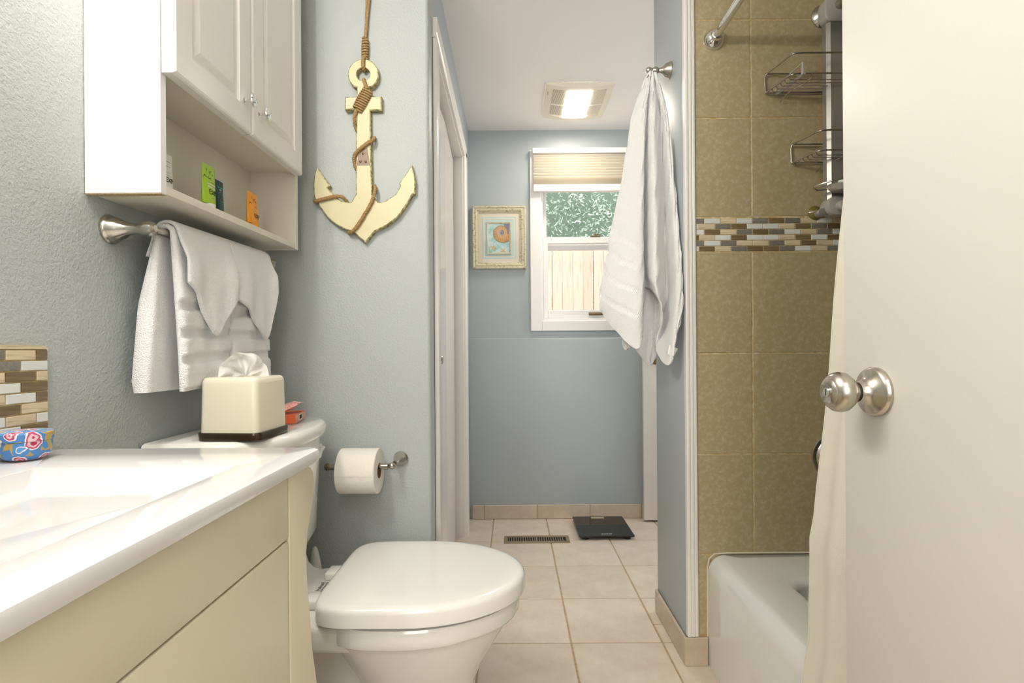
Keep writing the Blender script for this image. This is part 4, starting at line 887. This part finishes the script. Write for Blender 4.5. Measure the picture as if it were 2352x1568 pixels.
# ------------------------------------------------------------ fan and light on the hall ceiling
fl = thing('fan_light', 'square ceiling fan with a lit lens in the hall', 'ceiling fan light', (0.345, 2.70, ZC))
fx, fy, hx, hy = 0.345, 2.705, 0.170, 0.185
def bow(u, v): return ZC - 0.008 - 0.022*(1-u*u)*(1-0.25*v*v)
def rimpt(u, v): return (fx + hx*u*(1-0.02*v*v), fy + hy*v*(1-0.02*u*u))
N = 16; b = B()
edge = [(-1 + 2*i/N, -1) for i in range(N)] + [(1, -1 + 2*i/N) for i in range(N)] + [(1 - 2*i/N, 1) for i in range(N)] + [(-1, 1 - 2*i/N) for i in range(N)]
def er(k, zfun): return [(*rimpt(u*k, v*k), zfun(u*k, v*k)) for u, v in edge]
b.loft([er(1.0, lambda u, v: ZC-0.0005), er(1.0, lambda u, v: ZC-0.008), er(0.985, lambda u, v: bow(u, v)), er(0.80, bow), er(0.79, lambda u, v: bow(u, v)+0.004)], cap=False); b.obj('frame', 'fan', fl)
# lens: the lit middle third
def patch(u0, u1, v0, v1, dz, n=8): return [[(*rimpt(u0+(u1-u0)*i/n, v0+(v1-v0)*j/n), bow(u0+(u1-u0)*i/n, v0+(v1-v0)*j/n)+dz) for j in range(n+1)] for i in range(n+1)]
b = B().grid(patch(-0.36, 0.36, -0.79, 0.79, -0.001)); b.thicken(0.0015); b.obj('lens', 'lens', fl)
b = B().grid(patch(-0.80, 0.80, -0.80, 0.80, 0.012)); b.obj('grille_back', 'dark', fl)
for side in (-1, 1):
    b = B()
    for k in range(15):
        u = side*(0.385 + 0.400*k/14)
        for v0, v1 in ((-0.78, -0.02), (0.04, 0.78)):
            pts = [(*rimpt(u, v0+(v1-v0)*i/5), bow(u, v0+(v1-v0)*i/5)+0.001) for i in range(6)]
            b.tube(pts, 0.0021, 4)
    pts = [(*rimpt(side*(0.37+0.42*i/4), 0.01), bow(side*(0.37+0.42*i/4), 0.01)) for i in range(5)]; b.tube(pts, 0.0045, 6)
    g = b.obj('grille', 'fan', fl); g['kind'] = 'stuff'
b = B(); b.box(fx-hx*0.925, fx-hx*0.905, fy-0.115, fy-0.085, bow(-0.915, -0.5)-0.0012, bow(-0.915, -0.5)+0.003); b.obj('maker_mark', 'inkgrey', fl)

# ------------------------------------------------------------ robe hook and bath towel on the wing wall
hk = thing('robe_hook', 'brushed nickel robe hook on the wing wall holding the bath towel', 'hook', (XW, 1.735, 1.905))
B().lathe([(0, 0.0275), (0.004, 0.0275), (0.006, 0.0262), (0.008, 0.0250), (0.018, 0.0215), (0.026, 0.0120), (0.032, 0.0085), (0.040, 0.0075), (0.044, 0.0105), (0.050, 0.0120), (0.056, 0.0105), (0.060, 0.0075), (0.068, 0.0095), (0.074, 0.0115), (0.080, 0.0085), (0.083, 0)], (XW, 1.735, 1.913), (-1, 0, 0), 32).obj('hook_body', 'nickel', hk)
B().tube([(XW-0.048, 1.735, 1.913), (XW-0.054, 1.733, 1.893), (XW-0.066, 1.731, 1.884), (XW-0.078, 1.730, 1.892)], [0.006, 0.006, 0.006, 0.0075], 10).obj('lower_prong', 'nickel', hk)
COLS = [
[(0.4632, 1.735, 1.907), (0.4324, 1.7355, 1.8333), (0.4037, 1.7361, 1.7419), (0.378, 1.7372, 1.5798), (0.3417, 1.7383, 1.4106), (0.3161, 1.7392, 1.2765), (0.2941, 1.74, 1.1492), (0.3058, 1.74, 1.0996)],
[(0.4654, 1.7299, 1.9063), (0.4434, 1.7241, 1.7924), (0.416, 1.7166, 1.6493), (0.3903, 1.7073, 1.4721), (0.3607, 1.6981, 1.2967), (0.3375, 1.6906, 1.1578), (0.3468, 1.69, 1.0338)],
[(0.4676, 1.725, 1.9051), (0.4456, 1.7094, 1.7507), (0.4294, 1.6871, 1.5346), (0.4189, 1.6648, 1.324), (0.4131, 1.6463, 1.1526), (0.4063, 1.645, 0.9884)],
[(0.4717, 1.735, 1.9063), (0.4546, 1.742, 1.7591), (0.4475, 1.746, 1.5471), (0.4440, 1.745, 1.3358), (0.4432, 1.744, 1.2585), (0.4461, 1.742, 1.1848)],
[(0.4738, 1.7222, 1.9049), (0.4706, 1.7041, 1.7481), (0.4655, 1.6784, 1.5315), (0.4603, 1.6528, 1.3212), (0.4566, 1.6357, 1.1844), (0.4744, 1.63, 1.1073)],
[(0.4802, 1.735, 1.9062), (0.5034, 1.738, 1.757), (0.5117, 1.736, 1.5435), (0.5143, 1.728, 1.3322), (0.5152, 1.722, 1.1577), (0.4771, 1.715, 0.9848)],
[(0.4828, 1.7245, 1.9012), (0.5062, 1.7026, 1.7472), (0.5129, 1.6705, 1.5286), (0.5164, 1.6385, 1.3178), (0.5121, 1.6118, 1.1482), (0.489, 1.61, 0.9305)],
[(0.4875, 1.7287, 1.8999), (0.515, 1.7062, 1.7626), (0.5251, 1.6661, 1.527), (0.5287, 1.6347, 1.3502), (0.5299, 1.6134, 1.2336), (0.5271, 1.600, 1.1008), (0.5059, 1.600, 1.0263)]]
BACK = [
[(0.4687, 1.7451, 1.9123), (0.4098, 1.7507, 1.6271), (0.3805, 1.7563, 1.3433), (0.3755, 1.76, 1.0252), (0.388, 1.76, 0.9771)],
[(0.4716, 1.74, 1.9096), (0.4351, 1.7381, 1.6222), (0.4115, 1.7362, 1.3389), (0.4087, 1.735, 0.9855)],
[(0.478, 1.7451, 1.9123), (0.4667, 1.7521, 1.5558), (0.4626, 1.7577, 1.2715), (0.4643, 1.76, 0.9243)],
[(0.4815, 1.74, 1.9095), (0.4847, 1.74, 1.5517), (0.4862, 1.74, 1.2683), (0.4841, 1.74, 0.9566)],
[(0.4886, 1.7449, 1.9121), (0.507, 1.7332, 1.5493), (0.516, 1.7239, 1.2654), (0.5150, 1.72, 0.9986)]]
bt = thing('bath_towel', 'white bath towel hanging in folds from the robe hook', 'towel', (0.45, 1.72, 0.93))
SH = [0.0, 0.055, 0.100, 0.60, 0.60, 0.60, 0.60, 0.60]     # how far each fold has slid down, for the woven bands
def cloth(cols, m, name, n=10, nv=150, uvs=True):
    K = [[Vector(p) for p in c] for c in cols]; S = []
    for c in K: S.append([cr(c, j/nv) for j in range(nv+1)])
    P, U = [], []
    for i in range((len(K)-1)*n+1):
        x = i/n; row, ur = [], []
        for j in range(nv+1):
            p = cr([S[k][j] for k in range(len(K))], x/(len(K)-1))
            p = p + Vector((0.0012*math.sin(j*0.39+i*0.7), 0.0018*math.sin(j*0.24+i*1.3)*min(1, j/14), 0))
            sh_ = SH[int(x)] + (SH[min(int(x)+1, len(SH)-1)]-SH[int(x)])*(x-int(x)) if uvs else 0
            V = (1.9-p.z) - 0.10 - sh_*(1 if uvs else 0); ur.append((i/((len(K)-1)*n)*1.4, V))
            if uvs:                        # woven bands lie lower than the pile
                db = min(abs(V-c) for c in (0.40, 0.47, 0.545, 0.62)); p = p + Vector((0, 0.0028 if db < 0.010 else (-0.0008 if db < 0.022 else 0), 0))
            row.append(p)
        P.append(row); U.append(ur)
    b = B().grid(P, U); b.thicken(0.005)
    return b.obj(name, m, bt, ang=70)
cloth(COLS, 'terryband', 'front_fold'); cloth(BACK, 'terry', 'back_fold', uvs=False)
tg_ = B(); tg_.prism([(0.490, 0.9935), (0.5165, 0.9815), (0.5045, 0.958), (0.497, 0.956), (0.4835, 0.966)], 'y', 1.6135, 1.6145); tl = tg_.obj('care_label', 'inkwhite', bt)
for i_, (tx, tz_, sz2, mm) in enumerate((('HOME', 0.979, 0.0055, 'inkblue'), ('SOFT', 0.973, 0.0080, 'inkblue'), ('COTTON', 0.9665, 0.0045, 'inkred'))):
    text(tx, sz2, (0.4965+0.003*i_, 1.6133, tz_), (0.55, 0, 0.83), (-0.83, 0, 0.55), mm, bt, 'label_print')

# ------------------------------------------------------------ floor register, bathroom scale
vt = thing('floor_register', 'tan metal floor register with louvres set in the beige tiles', 'floor vent', (0.12, 2.67, 0))
vx0, vx1, vy0, vy1 = -0.047, 0.289, 2.623, 2.724
b = B(); vb = 0.018
b.box(vx0, vx1, vy0, vy0+0.024, 0.0018, 0.0055, 0.0012, 1); b.box(vx0, vx1, vy1-0.020, vy1, 0.0018, 0.0055, 0.0012, 1); b.box(vx0, vx0+vb, vy0+0.024, vy1-0.020, 0.0018, 0.0055, 0.001, 1); b.box(vx1-vb, vx1, vy0+0.024, vy1-0.020, 0.0018, 0.0055, 0.001, 1); b.box(0.117, 0.125, vy0+0.024, vy1-0.020, 0.0018, 0.0055)
b.obj('frame', 'ventm', vt)
B().box(vx0+vb, vx1-vb, vy0+0.022, vy1-0.018, 0.0017, 0.0024).obj('duct_opening', 'dark', vt)
lv = None
for k in range(24):
    if k == 12: continue
    x = vx0+vb+0.008+(vx1-vx0-2*vb-0.012)*k/24
    if lv is None:
        lv = B().box(-0.0022, 0.0022, vy0+0.024, vy1-0.020, 0.0026, 0.0050, 0.0006, 1).obj('louvre', 'ventm', vt); lv.location = (x - 0 , 0, 0)
        lv.location.x = x
    else: piece(lv, 'louvre', (x, 0, 0), vt)

sc2 = thing('bathroom_scale', 'black glass bathroom scale on the floor by the window wall', 'scale', (0.48, 2.81, 0.0016))
SX0, SX1, SY0, SY1 = 0.338, 0.624, 2.655, 2.968
b = B(); b.loft([[(x, y, z) for x, y in rrect(SX0+i, SX1-i, SY0+i, SY1-i, 0.008, 4)] for i, z in ((0.0008, 0.019), (0, 0.0198), (0, 0.0242), (0.0008, 0.025))]); b.obj('glass_plate', 'glassblk', sc2, ang=30)
b = B(); b.loft([[(x, y, z) for x, y in rrect(SX0+0.012+i, SX1-0.012-i, SY0+0.012+i, SY1-0.012-i, 0.012, 4)] for i, z in ((0.006, 0.008), (0, 0.012), (0, 0.0188))]); b.obj('underbody', 'rubber', sc2)
for x in (SX0+0.035, SX1-0.035):
    for y in (SY0+0.030, SY1-0.030): B().lathe([(0, 0.018), (0.004, 0.020), (0.008, 0.020)], (x, y, 0.0018), (0, 0, 1), 20).obj('foot', 'rubber', sc2)
B().box(0.442, 0.516, 2.930, 2.958, 0.0249, 0.02525).obj('display', 'lcd', sc2)
text('NUTRI FIT', 0.0125, (0.484, 2.683, 0.0252), (1, 0, 0), (0, 1, 0), 'inkwhite', sc2)

# ------------------------------------------------------------ bathtub
tu = thing('bathtub', 'white enamel bathtub along the olive tiled end wall', 'bathtub', (0.99, 0.86, 0))
TX0, TX1, TY0, TY1, TZ = 0.602, 1.380, 0.06, 1.6052, 0.345
def tr_(x0, x1, y0, y1, r, z, seg=8): return [(x, y, z) for x, y in rrect(x0, x1, y0, y1, r, seg)]
rg_ = [tr_(TX0, TX1, TY0, TY1, 0.006, 0.002), tr_(TX0-0.002, TX1, TY0, TY1, 0.006, 0.10), tr_(TX0-0.002, TX1, TY0, TY1, 0.006, 0.29)]
for k in range(1, 9):
    a = PI/2*k/8; rg_.append(tr_(TX0-0.002 + 0.042*(1-math.cos(a)), TX1, TY0, TY1-0.0, 0.008+0.006*k/8, 0.29 + 0.052*math.sin(a)))
rg_ += [tr_(TX0+0.07, TX1-0.03, TY0+0.03, TY1-0.035, 0.03, TZ-0.001), tr_(TX0+0.135, TX1-0.07, TY0+0.10, TY1-0.155, 0.07, TZ-0.003)]
for k in range(1, 7):
    a = PI/2*k/6; rg_.append(tr_(TX0+0.135+0.022*math.sin(a), TX1-0.07-0.022*math.sin(a), TY0+0.10+0.022*math.sin(a), TY1-0.155-0.022*math.sin(a), 0.07, TZ-0.003-0.022*(1-math.cos(a))))
rg_ += [tr_(TX0+0.17, TX1-0.105, TY0+0.16, TY1-0.19, 0.09, 0.20), tr_(TX0+0.20, TX1-0.13, TY0+0.22, TY1-0.22, 0.10, 0.09), tr_(TX0+0.25, TX1-0.18, TY0+0.28, TY1-0.27, 0.09, 0.065)]
B().loft(rg_).obj('tub_shell', 'tub', tu, ang=60)
b = B(); b.tube([(0.600, 1.6045, 0.09), (0.6005, 1.6045, 0.30), (0.606, 1.6045, 0.330), (0.622, 1.6045, 0.3455), (0.66, 1.6045, 0.3475), (1.38, 1.6045, 0.3475)], 0.0024, 8); b.obj('caulk_bead', 'caulk', tu)

# shower rod, curtain
sr = thing('shower_rod', 'chrome shower curtain rod running from the tiled end wall', 'curtain rod', (0.63, 0.8, 1.93))
B().tube([(0.630, YT-0.005, 1.936), (0.630, -0.118, 1.936)], 0.0128, 20).obj('rod', 'chrome', sr)
B().lathe([(0, 0.0330), (0.004, 0.0330), (0.010, 0.0310), (0.018, 0.0255), (0.024, 0.0205), (0.026, 0.0180), (0.036, 0.0170), (0.038, 0.0135)], (0.630, YT-0.0045, 1.936), (0, -1, 0), 36).obj('flange', 'chrome', sr)
P = []; nz = 40
for i in range(121):
    t = i/120; row = []
    for j in range(nz+1):
        f = j/nz; z = 1.90 - 1.66*f
        xb_ = 0.632 - 0.058*min(1, max(0, (1.75-z)/1.3)); ye = xb_/0.60*lin([(0, 1.125), (0.28, 1.084), (0.54, 1.046), (0.767, 1.010), (0.938, 0.980), (1.23, 0.936), (1.5, 0.895), (2, 0.82)])(z)
        y = ye + (0.12-ye)*t
        amp = 0.017*(0.6+0.4*f)*min(1, t*9)
        x = xb_ + amp*math.sin(t*46 + 0.9*math.sin(f*3)) + 0.003*math.sin(f*23+t*9)*f - 0.006*math.exp(-((z-0.60-0.12*t)/0.025)**2) + 0.005*math.exp(-((z-0.42-0.1*t)/0.03)**2)
        row.append((x, y, z))
    P.append(row)
b = B().grid(P); b.thicken(0.0018)
cu = thing('shower_curtain', 'cream woven shower curtain bunched beside the open door', 'shower curtain', (0.58, 0.6, 0.24))
b.obj('cloth', 'curtain', cu, ang=70)
B().tube([P[0][j] for j in range(0, nz+1)], 0.0022, 6).obj('side_hem', 'curtain', cu)

# ------------------------------------------------------------ shower caddy on the tiled wall
sd = thing('shower_caddy', 'grey shower caddy rail with two chrome wire baskets on the tiled wall', 'shower caddy', (0.97, YT, 1.4))
RX0, RX1, RYF = 0.940, 1.000, 1.532
B().prism([(RX0, RYF+0.009), (RX0+0.0085, RYF), (RX1-0.008, RYF), (RX1, RYF+0.008), (RX1, RYF+0.028), (RX0, RYF+0.028)], 'z', 1.405, 1.945, 0.001).obj('rail', 'gplastic', sd, ang=20)
b = B(); b.prism([(x, z) for x, z in rrect(0.934, 1.006, 1.373, 1.428, 0.024, 6)], 'y', RYF-0.006, RYF+0.036, 0.004, 2); b.obj('lower_bracket', 'gplastic2', sd, ang=50)
B().lathe([(0, 0.0145), (0.004, 0.0150), (0.014, 0.0150), (0.016, 0.0125), (0.020, 0.0120), (0.022, 0.0105), (0.022, 0)], (0.970, RYF-0.006, 1.397), (0, -1, 0), 24).obj('knob', 'gplastic2', sd)
def arm(p, q, w_, y0, y1):
    p, q = Vector(p), Vector(q); d = (q-p).normalized(); n = Vector((-d.y, d.x)); poly = [tuple(p+n*w_*0.55), tuple(p-n*w_*0.55)] + [tuple(q + n*w_*math.sin(a)*-1*0.5 + d*w_*math.cos(a)*0.5) for a in [PI/2 - PI*i/8 for i in range(9)]][::1]
    pts = [tuple(p+n*w_*0.55)] + [tuple(q + n*w_*0.5*math.cos(a) + d*w_*0.5*math.sin(a)) for a in [PI*i/8 for i in range(9)]] + [tuple(p-n*w_*0.55)]
    return B().prism(pts, 'y', y0, y1, 0.0025, 2)
arm((0.965, 1.393), (0.924, 1.384), 0.022, RYF+0.010, RYF+0.030).obj('lever', 'gplastic', sd, ang=50)
B().lathe([(0, 0.0215), (0.002, 0.0215), (0.006, 0.017), (0.016, 0.008), (0.034, 0.007)], (0.942, YT-0.005, 1.398), (0, -1, 0), 28).obj('suction_cup', 'suction', sd)
b = B(); b.prism([(x, z) for x, z in rrect(0.932, 1.008, 1.945, 2.02, 0.02, 6)], 'y', RYF-0.004, RYF+0.034, 0.004, 2); b.obj('upper_bracket', 'gplastic2', sd, ang=50)
B().lathe([(0, 0.035), (0.003, 0.0355), (0.010, 0.031), (0.020, 0.018), (0.040, 0.012)], (0.968, YT-0.005, 2.005), (0, -1, 0), 28).obj('suction_cup', 'wire', sd)
B().lathe([(0, 0.013), (0.012, 0.013), (0.020, 0.011), (0.021, 0)], (0.972, RYF-0.004, 1.992), (0, -1, 0), 20).obj('knob', 'nickel', sd)
def basket(x0, x1, inset_, zb_, zt_, yb, yf, nw, name):
    ba = None
    w = 0.0024
    b = B()
    def cornered(z, x0_, ins):             # from the back left corner, round to the front rail and across
        return [(x0_, yb, z), (x0_+ins*0.55, yb-(yb-yf)*0.52, z), (x0_+ins*0.9, yf+0.012, z), (x0_+ins+0.014, yf+0.002, z), (x0_+ins+0.045, yf, z)]
    lft = cornered(zb_, x0, inset_); rgt = [(x0+x1-p[0], p[1], p[2]) for p in lft][::-1]
    b.tube(smooth(lft, 22) + smooth(rgt, 22), w*1.05, 8)
    lt = [(x0, yb, zb_), (x0-0.001, yb, zb_+(zt_-zb_)*0.5), (x0, yb, zt_-0.008), (x0+0.006, yb-0.010, zt_)] + cornered(zt_, x0+0.004, inset_)[1:]
    rt = [(x0+x1-p[0], p[1], p[2]) for p in lt][::-1]
    b.tube(smooth(lt, 34) + smooth(rt, 34), w*1.1, 8)
    b.tube([(x0+0.006, yb-0.004, zt_-0.002), (x1-0.006, yb-0.004, zt_-0.002)], w, 8); b.tube([(x0+0.004, yb-0.001, zb_), (x1-0.004, yb-0.001, zb_)], w, 8)
    ba = b.obj('wire_basket', 'wire', sd, ang=60)
    for k in range(nw):
        f = (k+0.4)/nw; y = yb + (yf-yb)*f*0.92; xl = x0 + inset_*f*0.95 + 0.004
        pts = [(xl, y, zb_), (xl+0.001, y, zb_-0.004), (xl+0.004, y, zb_-0.0085), (x0+x1-xl-0.004, y, zb_-0.0085), (x0+x1-xl-0.001, y, zb_-0.004), (x0+x1-xl, y, zb_)]
        B().tube(pts, 0.0015, 6).obj('floor_wire', 'wire', ba)
    return ba
B1 = basket(0.787, 1.155, 0.022, 1.767, 1.826, 1.598, 1.484, 6, 'upper')
B2 = basket(0.866, 1.078, 0.026, 1.551, 1.609, 1.598, 1.494, 6, 'lower')
# divider clipped across the upper basket
b = B(); b.box(0.836, 0.842, 1.482, 1.488, 1.767, 1.800, 0.001, 1); b.box(0.833, 0.845, 1.478, 1.492, 1.761, 1.770, 0.0015, 1)
b.tube([(0.839, 1.486, 1.764), (0.822, 1.596, 1.762)], 0.0045, 8); b.tube([(0.839, 1.485, 1.799), (0.820, 1.55, 1.785), (0.818, 1.592, 1.778), (0.818, 1.597, 1.762)], 0.0018, 6)
b.obj('divider', 'gplastic2', B1)
# curved wire loops below the floor wires
for bx_, c in ((B1, 0.862), (B2, 0.972)):
    pts = [(c+0.005, 1.486, 1.0), (c+0.006, 1.495, 0.992), (c-0.004, 1.52, 0.986), (c-0.020, 1.545, 0.983), (c-0.030, 1.575, 0.977), (c-0.030, 1.596, 0.971)]
    z0 = 1.767-1.0 if bx_ is B1 else 1.551-1.0
    B().tube(smooth([(x, y, z+z0) for x, y, z in pts], 18), 0.0016, 6).obj('hook_wire', 'wire', bx_)
# soap dish
b = B(); b.loft([[(0.985+w_*math.cos(a), RYF-0.028+d_*math.sin(a), z) for a in [2*PI*i/28 for i in range(28)]] for w_, d_, z in ((0.055, 0.026, 1.436), (0.062, 0.030, 1.443), (0.066, 0.033, 1.452), (0.064, 0.031, 1.4535), (0.056, 0.025, 1.445), (0.02, 0.01, 1.442))]); di = b.obj('soap_dish', 'gplastic2', sd, ang=50)
B().tube(smooth([(0.905, RYF+0.002, 1.447), (0.889, RYF-0.012, 1.4485), (0.890, RYF-0.024, 1.452), (0.915, RYF-0.050, 1.457), (0.955, RYF-0.066, 1.462), (1.0, RYF-0.070, 1.464), (1.05, RYF-0.055, 1.458)], 26), 0.0026, 8).obj('dish_rail', 'wire', sd)
B().tube([(0.905, RYF+0.002, 1.447), (0.93, RYF-0.010, 1.446)], 0.0026, 8).obj('dish_rail', 'wire', sd)
so = B(); so.loft([[(0.978+w_*math.cos(a), RYF-0.028+w_*0.62*math.sin(a), z) for a in [2*PI*i/24 for i in range(24)]] for w_, z in ((0.020, 1.4475), (0.026, 1.452), (0.028, 1.460), (0.025, 1.468), (0.014, 1.472))])
tag(so.obj('soap_bar', 'soap', ang=60), 'worn white soap bar lying in the grey caddy dish', 'soap')

vv = thing('shower_valve', 'round brushed nickel shower valve plate on the tiled wall', 'shower valve', (1.0, YT, 0.645))
B().lathe([(0, 0.070), (0.003, 0.0705), (0.006, 0.069), (0.008, 0.064), (0.0085, 0.060), (0.011, 0.058), (0.016, 0.045), (0.022, 0.030), (0.040, 0.024), (0.052, 0.022), (0.054, 0)], (0.996, YT-0.0045, 0.645), (0, -1, 0), 48).obj('plate', 'nickel', vv)
B().tube([(0.996, YT-0.050, 0.645), (1.010, YT-0.060, 0.62), (1.016, YT-0.066, 0.575)], [0.010, 0.009, 0.007], 12).obj('handle', 'nickel', vv)
hs = thing('hand_shower', 'round hand shower head in front of the caddy rail', 'shower head', (0.99, 1.45, 1.9))
B().lathe([(0, 0.052), (0.004, 0.0555), (0.012, 0.0555), (0.020, 0.048), (0.030, 0.025), (0.036, 0.015)], (1.008, 1.455, 1.955), (0.25, 1, 0.45), 36).obj('head', 'bronze', hs)
B().tube([(1.020, 1.48, 1.968), (1.026, 1.507, 1.985), (1.028, 1.512, 2.03)], 0.0125, 12).obj('neck', 'nickel', hs)
